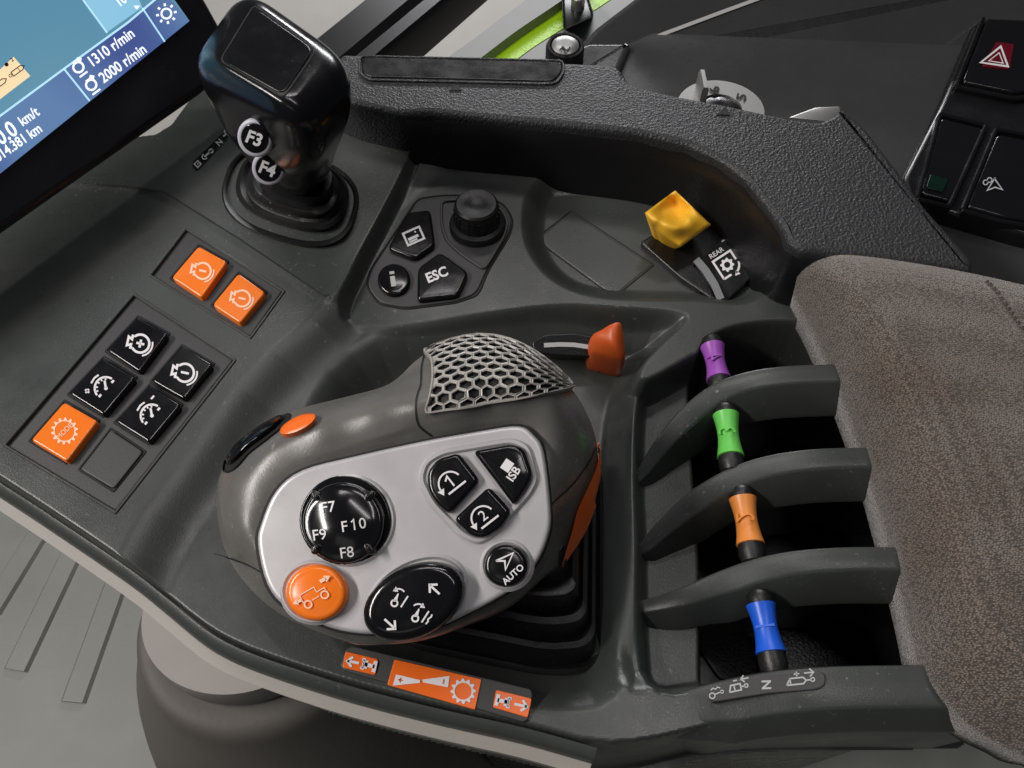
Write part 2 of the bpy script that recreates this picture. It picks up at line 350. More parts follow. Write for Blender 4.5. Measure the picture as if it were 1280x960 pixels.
# far bank of the housing climbs towards the trim rail
rise = sstep((-.0 - sdf(wp([(400, 460), (540, 200), (700, 196), (800, 205), (880, 235), (945, 290), (985, 380), (1000, 470), (900, 900), (400, 900)], 0, 1), GX, GY)) / .03) * bm_
Z = Z + rise * .010
Z = Z - .007 * mask(tray_poly, 0, .012, .12)
Z = Z + (Z_LP - Z) * mask(lp_poly, Z_LP, .0045, .98, 1)
Z = Z + (-.045 - Z) * mask(bank_poly, -.010, .007, .35)
om = mask(outline, .003, .0036, .95, 1); Z = Z * om + (-.05) * (1 - om)
HZ = Z.copy()
# cut-outs for switch plates
rect1 = [(167, 365), (296, 449), (144, 643), (2, 557)]
rect2 = [(232, 283), (357, 363), (313, 424), (185, 344)]
for r_ in (rect1, rect2): Z = np.where(sdf(wp(r_, Z_L), GX, GY) > .0010, Z_L - .006, Z)
def hz(x, y):
    i = min(max((x - gx[0]) / STEP, 0), len(gx) - 2.001); j = min(max((y - gy[0]) / STEP, 0), len(gy) - 2.001)
    a, b = int(i), int(j); u, v = i - a, j - b
    return HZ[b, a] * (1 - u) * (1 - v) + HZ[b, a + 1] * u * (1 - v) + HZ[b + 1, a] * (1 - u) * v + HZ[b + 1, a + 1] * u * v
class Drape:
    n = V((0, 0, 1))
    def map(s, px, py, off=0):
        z = 0.0
        for _ in range(14): p = P(px, py, z); z = .5 * z + .5 * (hz(p.x, p.y) + off)
        return P(px, py, z)
DR = Drape()
def grid_part(name, sel, m, parent, label=None, sharp=None):
    ny, nx = Z.shape
    fsel = sel[:-1, :-1] & sel[1:, :-1] & sel[:-1, 1:] & sel[1:, 1:]
    idx = np.arange(ny * nx).reshape(ny, nx)
    q = np.stack([idx[:-1, :-1][fsel], idx[:-1, 1:][fsel], idx[1:, 1:][fsel], idx[1:, :-1][fsel]], 1)
    used = np.unique(q); rm = np.full(ny * nx, -1); rm[used] = np.arange(len(used)); q = rm[q]
    co = np.stack([GX.ravel(), GY.ravel(), Z.ravel()], 1)[used]
    me = bpy.data.meshes.new(name); me.vertices.add(len(co)); me.vertices.foreach_set('co', co.ravel())
    me.loops.add(q.size); me.loops.foreach_set('vertex_index', q.ravel()); me.polygons.add(len(q))
    me.polygons.foreach_set('loop_start', np.arange(0, q.size, 4)); me.update(calc_edges=True); me.validate()
    me.polygons.foreach_set('use_smooth', [True] * len(me.polygons)); me.materials.append(M[m])
    o = bpy.data.objects.new(name, me); col.objects.link(o); o.parent = parent; o.matrix_parent_inverse = Matrix.Translation(-parent.location)
    if label: o['label'] = label
    return o

console = thing('armrest_console', 'dark grey plastic armrest control console with buttons, levers and textured black trim rail', 'console', (0, 0, -.05))
osd = sdf(wp(outline, .003, 1), GX, GY); lsd = sdf(wp(lp_poly, Z_LP, 1), GX, GY)
body_sel = osd > -.0062
grid_part('shell', body_sel & (lsd < .0), 'shell', console)
grid_part('lever_panel', body_sel & (lsd > -.0008), 'shell', console)
obj('under_trim', *(lambda A, B, C: ([*A, *B, *C], [(k * len(A) + i, k * len(A) + i + 1, (k + 1) * len(A) + i + 1, (k + 1) * len(A) + i) for k in (0, 1) for i in range(len(A) - 1)]))(
    *[[P(a, b, 0.003) + V((-.35, -.94, 0)) * o + V((0, 0, z)) for a, b in catmull([p for p in outline[:13]], 4)] for o, z in ((.0042, -.0108), (.0088, -.0130), (.0075, -.030))]),
    'beige', console, 40, 'beige trim band under the console edge')
obj('edge_band', *(lambda Q: ([p for r_ in Q for p in r_], [(k * len(Q[0]) + i, k * len(Q[0]) + i + 1, (k + 1) * len(Q[0]) + i + 1, (k + 1) * len(Q[0]) + i) for k in range(len(Q) - 1) for i in range(len(Q[0]) - 1)]))(
    [[P(a, b, 0.003) + V((-.35, -.94, 0)) * o + V((0, 0, z)) for a, b in catmull([p for p in outline[:13]], 4)] for o, z in ((.0012, -.0052), (.0036, -.0062), (.0048, -.0085), (.0052, -.0112))]), 'shell', console, None)
def seam(pts, w=1.6, name='seam', m='dark', off=.00012, parent=console):
    p = Print(DR, off); p.line(pts, w); p.v = [(a, b) for a, b in [(x, -y) for x, y in p.v]] if False else p.v
    return p
def px_line(surf, pts, w, name, m, parent, off=.00015, closed=False):
    p = Print(surf, off); p.X = (0, 0, 1, 0); p.line([(a, -b) for a, b in pts], w, closed); return p.build(name, m, parent)
px_line(DR, [(120, 230), (165, 233), (204, 239), (300, 299), (404, 369), (414, 373)], 2.0, 'seam', 'dark', console)

# ------------------------------------------------------------------ switch plates with push buttons
LP = flat(Z_L)
def icon_engine(p, sign):
    p.arc(.15, 0, .78, -140, 140, .2, 18); p.line([(-.45, .52), (-.62, .52), (-.62, .22), (-.95, .38), (-.95, -.38), (-.62, -.22), (-.62, -.52), (-.45, -.52)], .2)
    p.line([(-.2, 0), (.5, 0)], .2)
    if sign > 0: p.line([(.15, .35), (.15, -.35)], .2)
    p.arc(.15, 0, 1.06, -70, 20, .14, 8)
def icon_cruise(p, sign):
    p.arc(0, -.3, 1.0, 10, 170, .18, 16); p.line([(-1.0, -.35), (-.7, -.35)], .2); p.line([(.7, -.35), (1.0, -.35)], .2)
    for a in (45, 70, 95, 125, 150): p.line([(.72 * math.cos(math.radians(a)), -.3 + .72 * math.sin(math.radians(a))), (.98 * math.cos(math.radians(a)), -.3 + .98 * math.sin(math.radians(a)))], .14)
    p.line([(0, -.3), (.42, .25)], .2); p.disc(0, -.3, .17, 10)
    p.line([(-.55, .98), (.0, 1.08), (.45, .98)], .16)
    p.line([(-1.3, .55), (-1.3, 1.0)] if sign > 0 else [(1.05, .75), (1.45, .75)], .17)
    if sign > 0: p.line([(-1.52, .78), (-1.08, .78)], .17)
plate1 = prism('switch_plate', [(167, 368), (292, 449), (144, 639), (7, 557)], LP, -.0008, -.004, 'plate', console, .0006, 3)
frame('plate_lip', rect1, LP, .0011, .0005, -.004, 'shell', console, 3)
plate2 = prism('switch_plate', [(232, 286), (353, 363), (312, 421), (189, 344)], LP, -.0008, -.004, 'plate', console, .0006, 3)
frame('plate_lip', rect2, LP, .0011, .0005, -.004, 'shell', console, 3)
def push_button(quad, kind, m, lm_, label):
    frame('button_well', [((x - sum(q[0] for q in quad) / 4) * 1.10 + sum(q[0] for q in quad) / 4, (y - sum(q[1] for q in quad) / 4) * 1.10 + sum(q[1] for q in quad) / 4) for x, y in quad], LP, .0012, -.0004, -.003, 'dark', console, 3)
    b = prism('push_button', quad, LP, .0022, -.003, m, console, .0008, 5, label=label)
    if not kind: return b
    cx = sum(q[0] for q in quad) / 4; cy = sum(q[1] for q in quad) / 4
    p = Print(LP, .0022 + .0001)
    if kind[0] == 'e': icon_engine(p.at(cx + 1, cy, 14.5, -12), 1 if '+' in kind else -1)
    elif kind[0] == 'c': icon_cruise(p.at(cx + 1, cy, 14, 48), 1 if '+' in kind else -1)
    elif kind[0] == 'o': icon_engine(p.at(cx + 2, cy, 13, -12), -1)
    elif kind[0] == 'm': p.at(cx, cy, 17, 0).gear(0, 0, 1, 14, .08); p.at(cx, cy, 1, 0).text('MODE', 0, 0, 9.2, 44, .0, .95)
    p.build('legend', lm_, b)
    return b
push_button([(172, 396), (210, 417), (174, 465), (133, 438)], 'e+', 'gloss', 'white', 'black square button with engine plus symbol')
push_button([(129, 447), (169, 472), (129, 519), (86, 492)], 'c+', 'gloss', 'white', 'black square button with cruise plus gauge symbol')
push_button([(80, 502), (122, 526), (83, 577), (38, 550)], 'm', 'orangeb', 'peach', 'orange square button with MODE gear symbol')
push_button([(227, 432), (266, 455), (230, 499), (189, 476)], 'e-', 'gloss', 'white', 'black square button with engine minus symbol')
push_button([(187, 481), (226, 506), (186, 553), (144, 527)], 'c-', 'gloss', 'white', 'black square button with cruise minus gauge symbol')
prism('blank_cover', [(138, 537), (179, 564), (142, 611), (101, 587)], LP, .0002, -.003, 'plate', console, .0005, 5)
frame('cover_gap', [(138, 533), (184, 564), (142, 616), (96, 587)], LP, .0009, -.0005, -.003, 'dark', console, 3)
push_button([(248, 307), (284, 327), (252, 372), (214, 347)], 'o', 'orangeb', 'peach', 'orange square button with faint engine symbol')
push_button([(298, 341), (332, 365), (300, 404), (265, 381)], 'o', 'orangeb', 'peach', 'orange square button with faint engine symbol beside the first')

# ------------------------------------------------------------------ keypad, knob, tray
BP = flat(Z_BLOCK)
kp = prism('keypad_plate', [(522, 250), (549, 246), (600, 245), (628, 256), (640, 275), (636, 292), (608, 338), (596, 366), (570, 376), (508, 384), (474, 378), (459, 357), (463, 338)], BP, .0008, -.003, 'plate', console, .0006, 9)
frame('keypad_gap', [(521, 247), (549, 243), (602, 242), (631, 254), (643, 274), (639, 293), (611, 339), (599, 369), (571, 379), (508, 387), (472, 381), (456, 357), (461, 337)], BP, .0009, .0004, -.003, 'dark', console, 9)
b = prism('keypad_button', [(508, 265), (538, 261), (544, 306), (519, 323), (484, 310)], BP, .0034, -.001, 'gloss', console, .0012, 7, dome=.0002, label='black five-sided key with screen window symbol')
Print(BP, .00375).at(517, 295, 1, 24).line([(-11, -8), (11, -8), (11, 8), (-11, 8)], 2.6, True).line([(-8, -1.5), (6, -1.5)], 3.4).line([(-8, -5), (3, -5)], 2).disc(4, 4, 1.2, 8).build('legend', 'white', b)
b = prism('keypad_button', ellipse(492, 348, 20.5, 19.5), BP, .0030, -.001, 'gloss', console, .0012, 0, dome=.0006, label='small round black key with i symbol')
Print(BP, .0037).at(491, 349, 1, 8).line([(0, -9), (0, 4)], 6).line([(0, 6.5), (0, 10)], 6).build('legend', 'lgrey', b)
b = prism('keypad_button', [(550, 314), (586, 340), (573, 369), (521, 375), (522, 334)], BP, .0034, -.001, 'gloss', console, .0012, 7, dome=.0002, label='black five-sided key reading ESC')
Print(BP, .00375).at(546, 343, 1, 22).text('ESC', 0, 0, 17, 0, .03).build('legend', 'white', b)
frame('knob_bezel', [(550, 249), (600, 247), (626, 257), (637, 276), (632, 295), (606, 338), (576, 318), (556, 300), (550, 280)], BP, .0012, .0018, .0, 'plate', console, 9)
kb = P(597, 285, Z_BLOCK)
knob = lathe('rotary_knob', [(.0124, 0), (.0124, .003), (.0118, .0042), (.0100, .0050), (.0098, .012), (.0094, .0142), (.0085, .0150), (.0040, .0150), (.0034, .0146)], kb, (0, 0, 1), 'rubber', console, 56, label='black round rotary knob')
for k in range(26):
    a = 2 * math.pi * k / 26; c = kb + V((math.cos(a) * .0098, math.sin(a) * .0098, .0085)); t = V((-math.sin(a), math.cos(a), 0)); n_ = V((math.cos(a), math.sin(a), 0))
    vs = [c + t * sx * .0004 + n_ * r_ + V((0, 0, h)) for sx in (-1, 1) for r_ in (-.0004, .0003) for h in (-.0035, .0035)]
    obj('knob_rib', vs, [(0, 1, 3, 2), (4, 6, 7, 5), (0, 4, 5, 1), (2, 3, 7, 6), (0, 2, 6, 4), (1, 5, 7, 3)], 'rubber', knob)
TP = flat(Z_BLOCK - .007)
prism('tray_cover', [(714, 265), (815, 331), (768, 370), (671, 299)], TP, .0002, -.006, 'shell', console, .0006, 3)
frame('cover_gap', [(714, 262), (819, 331), (768, 373), (667, 299)], TP, .0008, .0002, -.006, 'dark', console, 3)
# black PTO panel
prism('switch_base', [(800, 302), (846, 276), (897, 281), (948, 337), (905, 380), (895, 376), (850, 346)], TP, .0030, -.006, 'satin', console, .0008, 5)
ip = prism('icon_tile', [(908, 291), (948, 338), (906, 379), (868, 330)], TP, .0042, -.004, 'gloss', console, .0006, 4)
q = Print(TP, .0044).at(909, 331, 1, 33)
q.line([(-13, -13), (-13, 13), (13, 13), (13, 0)], 2.7).line([(-13, -13), (-2, -13)], 2.7).gear(0, 0, 8.8, 8, 3.2).arc(0, 0, 15, -75, -15, 2.6, 8).head(1, -17, 200, 6)
q.text('REAR', -3, 20, 8.5, 0, .01, 1.0)
q.line([(16, 28), (25, 28)], 1.6).arc(25, 28, 3.5, 0, 360, 1.4, 10).line([(10, 28), (14, 28)], 1.4); q.line([(26, -2), (26, -12)], 1.6).arc(27, -8, 3.5, 0, 360, 1.4, 10).line([(26, -16), (26, -20)], 1.4)
q.build('legend', 'white', ip)
px_line(TP, [(870, 324), (882, 338), (893, 355), (901, 374)], 9.5, 'marker_strip', 'dgrey', console, .0045)
# yellow rocker: wedge with a dished top
def hull_mesh(name, pts, m, parent, bev=.0008, seg=2, label=None, sub=0):
    bm = bmesh.new(); vs = [bm.verts.new(p) for p in pts]; r_ = bmesh.ops.convex_hull(bm, input=vs)
    bmesh.ops.delete(bm, geom=list(set(e for e in r_['geom_interior'] + r_['geom_unused'] if isinstance(e, bmesh.types.BMVert))), context='VERTS')
    bmesh.ops.dissolve_limit(bm, angle_limit=.09, verts=bm.verts, edges=bm.edges)
    bmesh.ops.bevel(bm, geom=list(bm.edges), offset=bev, segments=seg, profile=.6, affect='EDGES', clamp_overlap=True)
    v = [x.co.copy() for x in bm.verts]; bm.verts.index_update(); f = [tuple(x.index for x in y.verts) for y in bm.faces]; bm.free()
    return obj(name, v, f, m, parent, 50, label)
def poly_mesh(name, verts, faces, m, parent, bev=.0008, seg=3, label=None, subd=False):
    bm = bmesh.new(); vs = [bm.verts.new(p) for p in verts]
    for f in faces: bm.faces.new([vs[i] for i in f])
    bmesh.ops.recalc_face_normals(bm, faces=bm.faces)
    bmesh.ops.bevel(bm, geom=list(bm.edges), offset=bev, segments=seg, profile=.5, affect='EDGES', clamp_overlap=True)
    bm.verts.index_update(); v = [x.co.copy() for x in bm.verts]; f = [tuple(x.index for x in y.verts) for y in bm.faces]; bm.free()
    o = obj(name, v, f, m, parent, None if subd else 60, label)
    if subd: md = o.modifiers.new('smooth', 'SUBSURF'); md.levels = 2; md.render_levels = 2
    return o
# ------------------------------------------------------------------ lever bank ribs
def sweep(path, sect, m, name, parent, side):
    rings = []
    for i, p in enumerate(path):
        t = path[min(i + 1, len(path) - 1)] - path[max(i - 1, 0)]; t.z *= .0; t.normalize(); s = V((t.y, -t.x, 0))   # s points to the viewer's side
        k_ = .30 + .70 * min(1, i / (len(path) * .38)); k_ = k_ if i else .2
        rings.append([p + s * a * k_ + V((0, 0, h if h < -.03 else h * k_)) for a, h in sect])
    n = len(sect); vs = [v for r_ in rings for v in r_]; fs = []
    for k in range(len(rings) - 1):
        for i in range(n - 1): fs.append((k * n + i, k * n + i + 1, (k + 1) * n + i + 1, (k + 1) * n + i))
    fs.append(tuple(range(n))); fs.append(tuple((len(rings) - 1) * n + i for i in range(n)))
    fm = ([1] + [0] * (n - 3) + [1 if side else 0]) * (len(rings) - 1) + [0, 1]  # rib back and lower walls coloured black as slot shade
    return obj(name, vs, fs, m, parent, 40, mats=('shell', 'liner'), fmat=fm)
ribs = [[(790, 600, -.012), (800, 581, -.0085), (825, 541, -.003), (858, 503, .0015), (900, 474, .007), (960, 458, .0115), (1045, 453, .0125), (1130, 453, .0125)],
        [(793, 690, -.012), (803, 675, -.0085), (830, 643, -.004), (870, 607, .0015), (930, 576, .007), (1000, 561, .0115), (1085, 557, .0125), (1180, 557, .0125)],
        [(790, 757, -.012), (803, 750, -.0085), (850, 734, -.002), (900, 712, .002), (950, 695, .007), (1000, 686, .0105), (1060, 682, .012), (1125, 682, .0125), (1220, 683, .0125)],
        [(792, 876, -.012), (806, 870, -.0075), (850, 864, -.001), (900, 850, .003), (950, 840, .007), (1000, 834, .0105), (1060, 831, .012), (1155, 830, .0125), (1260, 832, .0125)]]
def sect(w, f, drop):
    r1 = .0016
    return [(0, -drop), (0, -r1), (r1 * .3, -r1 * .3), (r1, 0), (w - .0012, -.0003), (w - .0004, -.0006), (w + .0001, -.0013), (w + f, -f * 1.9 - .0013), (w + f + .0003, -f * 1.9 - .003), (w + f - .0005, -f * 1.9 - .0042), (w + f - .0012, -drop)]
for i, rb in enumerate(ribs):
    pa = [P(a, b, c) for a, b, c in catmull(rb, 5)]
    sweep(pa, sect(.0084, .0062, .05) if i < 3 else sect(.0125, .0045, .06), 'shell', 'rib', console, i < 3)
# print on the near rib
class Loc:
    def __init__(s, path, w): pass
rp = Plane(P(960, 850, .0085), (-.20, -.02, .98))
tag_l = prism('legend_tile', [(884, 864), (905, 853), (960, 842), (1020, 837), (1032, 842), (1032, 856), (1022, 862), (960, 867), (890, 878)], rp, .0006, -.006, 'plate', console, .0004, 6)
q = Print(rp, .0008)
q.at(1000, 851, 1, 6).line([(-17, -4), (-12, 4), (4, 4), (8, 0), (4, -4), (-17, -4)], 2).line([(8, 0), (14, 0)], 2).arc(16, 0, 2.4, 0, 360, 1.6, 10).line([(-12, -4), (-12, 4)], 1.6).line([(-7, 9), (0, 9)], 1.7).line([(-3.5, 5.8), (-3.5, 12)], 1.7).arrow(18, 9, 0, 12, 1.8)
q.at(958, 856, 1, 92).text('N', 0, 0, 16, 0, .03)
q.at(923, 859, 1, 12).line([(-12, -4), (-9, 4), (3, 4), (3, -4), (-12, -4)], 2).line([(-5, -4), (-5, 4)], 1.8).line([(3, 0), (8, 0)], 2).arc(10, 0, 2.2, 0, 360, 1.6, 10).line([(-5, 9), (0, 9)], 1.7).arrow(3, 8, 180, -1, .1).arrow(5, 9, 180, 10, 1.8)
q.at(893, 868, 1, 14).arc(-3, -1, 3.5, 0, 360, 1.6, 12).line([(1, 0), (9, 1)], 1.6).arc(10, 1, 2, 0, 360, 1.2, 8).line([(-3, 6), (0, 8), (3, 6), (6, 8), (9, 6)], 1.5)
q.build('legend', 'lgrey', tag_l)
# black sheet standing in for the shade deep in the slots
prism('slot_shade', [(862, 470), (1000, 440), (1080, 470), (1200, 860), (900, 850), (866, 800)], flat(-.044), .0006, -.002, 'liner', console, .0004, 8)

# finger levers
def finger_lever(a, b, z, w, m, digit, label):
    A = P(a[0], a[1], z); B = P(b[0], b[1], z); ax = B - A; L = ax.length; n = ax.normalized(); A = A - V((0, 0, .002)); R0 = w
    t = thing('finger_lever', label, 'lever', (A + B) / 2 - V((0, 0, .04)), 'finger levers between the console ribs')
    prof = []
    for k in range(15):
        u = k / 14; prof.append((R0 * (.78 + .22 * abs(2 * u - 1) ** 1.8), u * L))
    prof = [(R0 * .9, -.0002)] + prof + [(R0 * .9, L + .0002)]
    h = lathe('handle', prof, A, n, m, t, 36)
    lathe('end_cap', [(R0 * .6, -.0045), (R0 * .8, -.0035), (R0 * .88, -.0015), (R0 * .88, 0)], A, n, 'rubber', t, 32)
    lathe('end_cap', [(R0 * .9, L), (R0 * .95, L + .0035), (R0 * .8, L + .006), (R0 * .5, L + .007)], A, n, 'rubber', t, 32)
    c = (A + B) / 2; s = V((1, 0, 0))
    vs = []
    for dz, dx, dy in ((-.003, .0, .012), (-.02, .004, .010), (-.042, .012, .008)):
        for sx, sy in ((-1, -1), (1, -1), (1, 1), (-1, 1)): vs.append(c + V((sx * .0022 + dx, sy * dy, dz)))
    fs = [(k * 4 + i, k * 4 + (i + 1) % 4, k * 4 + 4 + (i + 1) % 4, k * 4 + 4 + i) for k in (0, 1) for i in range(4)] + [(0, 1, 2, 3), (8, 9, 10, 11)]
    obj('arm', vs, fs, 'rubber', t, 30)
    # raised numeral wrapped on the waist
    tv, tf = text2d(digit, .0); up = V((0, 0, 1)); side = n.cross(up).normalized()
    pts = []
    for lay in (0, 1):
        for x, y in tv:
            du = -x * .0075; dv = -y * .0075        # numeral turned to face the driver
            ang = dv / (R0 * .82) + .35; rr = R0 * (.80 + .20 * abs(2 * (.5 + du / L)) ** 1.8) + (-.0004 if lay == 0 else .00016)
            pts.append(A + n * (L / 2 + du) + (up * math.cos(ang) + side * math.sin(ang)) * rr)
    nn = len(tv); ff = [tuple(i + nn for i in f) for f in tf]
    from collections import Counter
    ec = Counter(); 
    for f in tf:
        for i in range(len(f)): ec[tuple(sorted((f[i], f[(i + 1) % len(f)])))] += 1
    ff += [(e[0], e[1], e[1] + nn, e[0] + nn) for e, k in ec.items() if k == 1]
    obj('numeral', pts, ff, m, h, 20, flatshade=True)
    return t
finger_lever((892, 430), (900, 471), .004, .0048, 'purple', '4', 'purple waisted finger lever in the slot beside the yellow switch')
finger_lever((909, 516), (915, 568), .004, .0049, 'green', '3', 'bright green waisted finger lever between console ribs')
finger_lever((930, 621), (940, 678), .004, .0048, 'amber', '2', 'orange waisted finger lever between green and blue levers')
finger_lever((953, 754), (966, 814), .004, .0048, 'blue', '1', 'blue waisted finger lever behind the rib with white symbols')

# ------------------------------------------------------------------ throttle slider
slot_pl = Plane(P(730, 435, -.006), (0, -.45, .89))
prism('slider_track', [(664, 428), (680, 418), (720, 416), (760, 424), (775, 440), (770, 452), (735, 446), (690, 444), (668, 440)], slot_pl, .0015, -.008, 'liner', console, .0006, 6)
px_line(slot_pl, [(680, 431.5), (700, 430.5), (718, 431), (738, 434)], 5.5, 'marker_line', 'lgrey', console, .0018)
thr = thing('throttle_slider', 'red-orange wedge-shaped throttle slider behind the mesh grip', 'slider', P(765, 440, -.015))
def red():
    A, A2, B, Cc, D, E, r2 = P(735, 416, .004), P(750, 410, .006), P(767, 397, .012), P(780, 398, .011), P(786, 452, .000), P(737, 441, -.001), P(766, 432, .0085)
    bk = [V((p.x, p.y + .003, -.020)) for p in (A, A2, B, Cc, D, E)]
    vs = [A, A2, B, Cc, D, E, r2, *bk]
    fs = [(0, 1, 6), (1, 2, 6), (2, 3, 4, 6), (0, 6, 4, 5)] + [(i, (i + 1) % 6, 7 + (i + 1) % 6, 7 + i) for i in range(6)] + [(7, 8, 9, 10, 11, 12)]
    poly_mesh('cap', vs, fs, 'red', thr, .0015, 1, subd=True)
    poly_mesh('stem', [V((p.x, p.y, z)) for z in (-.03, -.008) for p in (P(752, 425, 0), P(770, 425, 0), P(770, 436, 0), P(752, 436, 0))], [(0, 1, 2, 3), (4, 5, 6, 7), (0, 1, 5, 4), (1, 2, 6, 5), (2, 3, 7, 6), (3, 0, 4, 7)], 'rubber', thr, .0004, 1)
red()

# ------------------------------------------------------------------ orange label strip on the rim
DP = flat(.0005)
prism('label_strip', [(432, 812), (440, 807), (664, 861), (666, 868), (661, 899), (655, 903), (430, 838), (425, 832)], DP, .0006, -.003, 'plate', console, .0004, 4)
def decal(poly, r, label): return prism('decal', poly, DP, .0010, .0003, 'orange', console, .0002, r, label=label)
def icon_tractor(p):
    p.line([(-1.0, .75), (-1.0, -.75)], .5); p.line([(-1.0, .0), (.55, .0)], .52); p.line([(.15, .55), (.15, -.55)], .42); p.line([(.55, .75), (.55, .4)], .5); p.line([(.55, -.75), (.55, -.4)], .5); p.line([(.55, .6), (.55, -.6)], .2)
d1 = decal([(432, 814), (473, 824), (469, 844), (428, 834)], 3, 'orange decal with tractor and arrow pointing left')
q = Print(DP, .0012).at(459, 831, 9.5, 166); icon_tractor(q); q.at(444, 828, 1, 170).arrow(10, 0, 0, 15, 3.2); q.build('legend', 'white', d1)
d2 = decal([(493, 824), (602, 849), (594, 887), (484, 856)], 2, 'orange decal with plus and minus wedges and gear ring')
q = Print(DP, .0012); q.at(0, 0, 1, 0)
q.fill([(495, -843), (525, -850), (525, -853.5), (491, -857)]); q.fill([(528, -849.5), (562, -845), (560, -859), (529, -853)])
q.at(579, 864, 13, -10).gear(0, 0, 1.22, 12, .16); q.build('legend', 'white', d2)
q = Print(DP, .0014); q.at(500, 850, 1, -12).line([(-3, 0), (3, 0)], 1.4).line([(0, -3), (0, 3)], 1.4); q.at(554, 852, 1, 80).line([(-3, 0), (3, 0)], 1.4); q.build('sign_mark', 'orange', d2)
d3 = decal([(620, 862), (665, 873), (660, 897), (616, 884)], 3, 'orange decal with tractor and arrow pointing right')
q = Print(DP, .0012).at(631, 877, 9.5, -13); icon_tractor(q); q.at(648, 881, 1, -12).arrow(11, 0, 0, 16, 3.2); q.build('legend', 'white', d3)

# ------------------------------------------------------------------ textured trim rail
ZR = .030; RP = flat(ZR)
rail_poly = [(425, 66), (520, 71), (640, 74), (758, 79), (776, 83), (786, 102), (806, 109), (840, 117), (900, 128), (985, 146), (1024, 152), (1044, 142), (1052, 134), (1082, 157), (1120, 206), (1160, 260), (1219, 325), (1217, 339), (1195, 335), (1110, 325), (1000, 313), (984, 300), (979, 285), (965, 265), (932, 222), (900, 198), (860, 180), (800, 166), (700, 155), (600, 146), (540, 140), (500, 142), (440, 128), (400, 110)]
rail = prism('trim_rail', rail_poly, RP, 0, -.05, 'rail', console, .0028, 9, label='black pebble-textured trim rail')
prism('rail_insert', [(453, 70), (640, 74.5), (701, 76), (703, 88), (694, 100), (680, 101), (560, 98), (462, 96), (451, 88)], RP, .0006, -.004, 'satin', rail, .0006, 7)
frame('insert_lip', [(449, 68), (640, 72.5), (705, 74), (707, 89), (697, 104), (680, 105), (560, 102), (460, 100), (447, 90)], RP, .0011, .0009, -.004, 'rail', rail, 7)
for tri in ([(561, 113), (572, 102), (577, 113)], [(896, 143), (907, 132), (913, 144)]):
    prism('notch_mark', tri, RP, .0004, -.001, 'dark', rail, .0002, 1)
def liner():
    top = catmull([(505, 146), (540, 142), (600, 148), (700, 157), (800, 168), (860, 182), (900, 200), (932, 224), (965, 267), (979, 287), (988, 302), (1010, 316), (1110, 330)], 5)
    A = [P(a, b, ZR - .002) for a, b in top]; rows = [A]
    for dn, out in ((.004, .0022), (.012, .0028), (.045, .0075)):
        R_ = []
        for i, p in enumerate(A):
            t = (A[min(i + 1, len(A) - 1)] - A[max(i - 1, 0)]).normalized(); s = V((t.y, -t.x, 0)); R_.append(p + s * out - V((0, 0, dn)))
        rows.append(R_)
    n = len(A); vs = [v for r_ in rows for v in r_]
    fs = [(k * n + i, k * n + i + 1, (k + 1) * n + i + 1, (k + 1) * n + i) for k in range(3) for i in range(n - 1)]
    obj('rail_liner', vs, fs, 'liner', rail, None)
liner()

# ------------------------------------------------------------------ F3/F4 lever
LVP = flat(Z_LP)
lever = thing('shift_lever', 'black fist-shaped shift lever with F3 and F4 buttons on a rubber boot', 'lever', P(368, 255, Z_LP))
def pxring(cx, cy, rx, ry, z, rot=0, n=48, pw=2.6):
    out = []; c, s = math.cos(math.radians(rot)), math.sin(math.radians(rot))
    for k in range(n):
        t = 2 * math.pi * k / n; ct, st = math.cos(t), math.sin(t)
        x = math.copysign(abs(ct) ** (2 / pw), ct) * rx; y = math.copysign(abs(st) ** (2 / pw), st) * ry
        out.append(P(cx + x * c - y * s, cy + x * s + y * c, z))
    return out
boot = [(a, b, c, d, z - .0044 if i > 1 else z) for i, (a, b, c, d, z) in enumerate([(363, 246, 86, 57, .0088), (363, 246, 84, 55, .0106), (363, 245, 80, 52, .0142), (364, 243, 77, 49, .0110), (365, 240, 72, 46, .0112), (366, 238, 70, 44, .0155), (366, 236, 66, 42, .0168), (367, 235, 60, 38, .0150), (368, 233, 57, 36, .0160), (369, 230, 55, 34, .0200), (369, 228, 50, 32, .0212), (370, 226, 46, 29, .0205), (371, 222, 44, 27, .0240), (372, 217, 43, 26, .029)])]
obj('boot', *loft([pxring(a, b, c, d, z, 17) for a, b, c, d, z in boot], True), 'rubber', lever, 60)
def quadring(q4, z, r=.34, n=12):
    # rounded quad given by four pixel corners; z may be a 4-list
    zs = z if isinstance(z, (list, tuple)) else [z] * 4
    pts = [P(a, b, c) for (a, b), c in zip(q4, zs)]; out = []
    for i in range(4):
        p = pts[i]; a = pts[i - 1]; b = pts[(i + 1) % 4]; s = p + (a - p) * r; e = p + (b - p) * r
        for k in range(n): t = k / (n - 1); out.append(s * (1 - t) ** 2 + p * 2 * t * (1 - t) + e * t * t)
    return out
head_rings = [([(318, 218), (368, 180), (422, 214), (372, 254)], .026, .45), ([(308, 208), (362, 160), (428, 200), (374, 248)], .036, .42), ([(290, 192), (352, 125), (433, 182), (376, 236)], .046, .38),
              ([(264, 162), (330, 76), (442, 160), (380, 226)], .056, .36), ([(244, 126), (306, 28), (452, 131), (386, 208)], .066, .34), ([(232, 99), (300, 2), (455, 108), (384, 187)], .074, .33),
              ([(236, 84), (303, -12), (449, 88), (376, 168)], .080, .30), ([(248, 76), (309, -13), (433, 74), (369, 150)], .084, .28), ([(260, 75), (313, -6), (413, 66), (361, 135)], .0864, .26),
              ([(270, 76), (317, 2), (399, 62), (355, 125)], .0872, .22)]
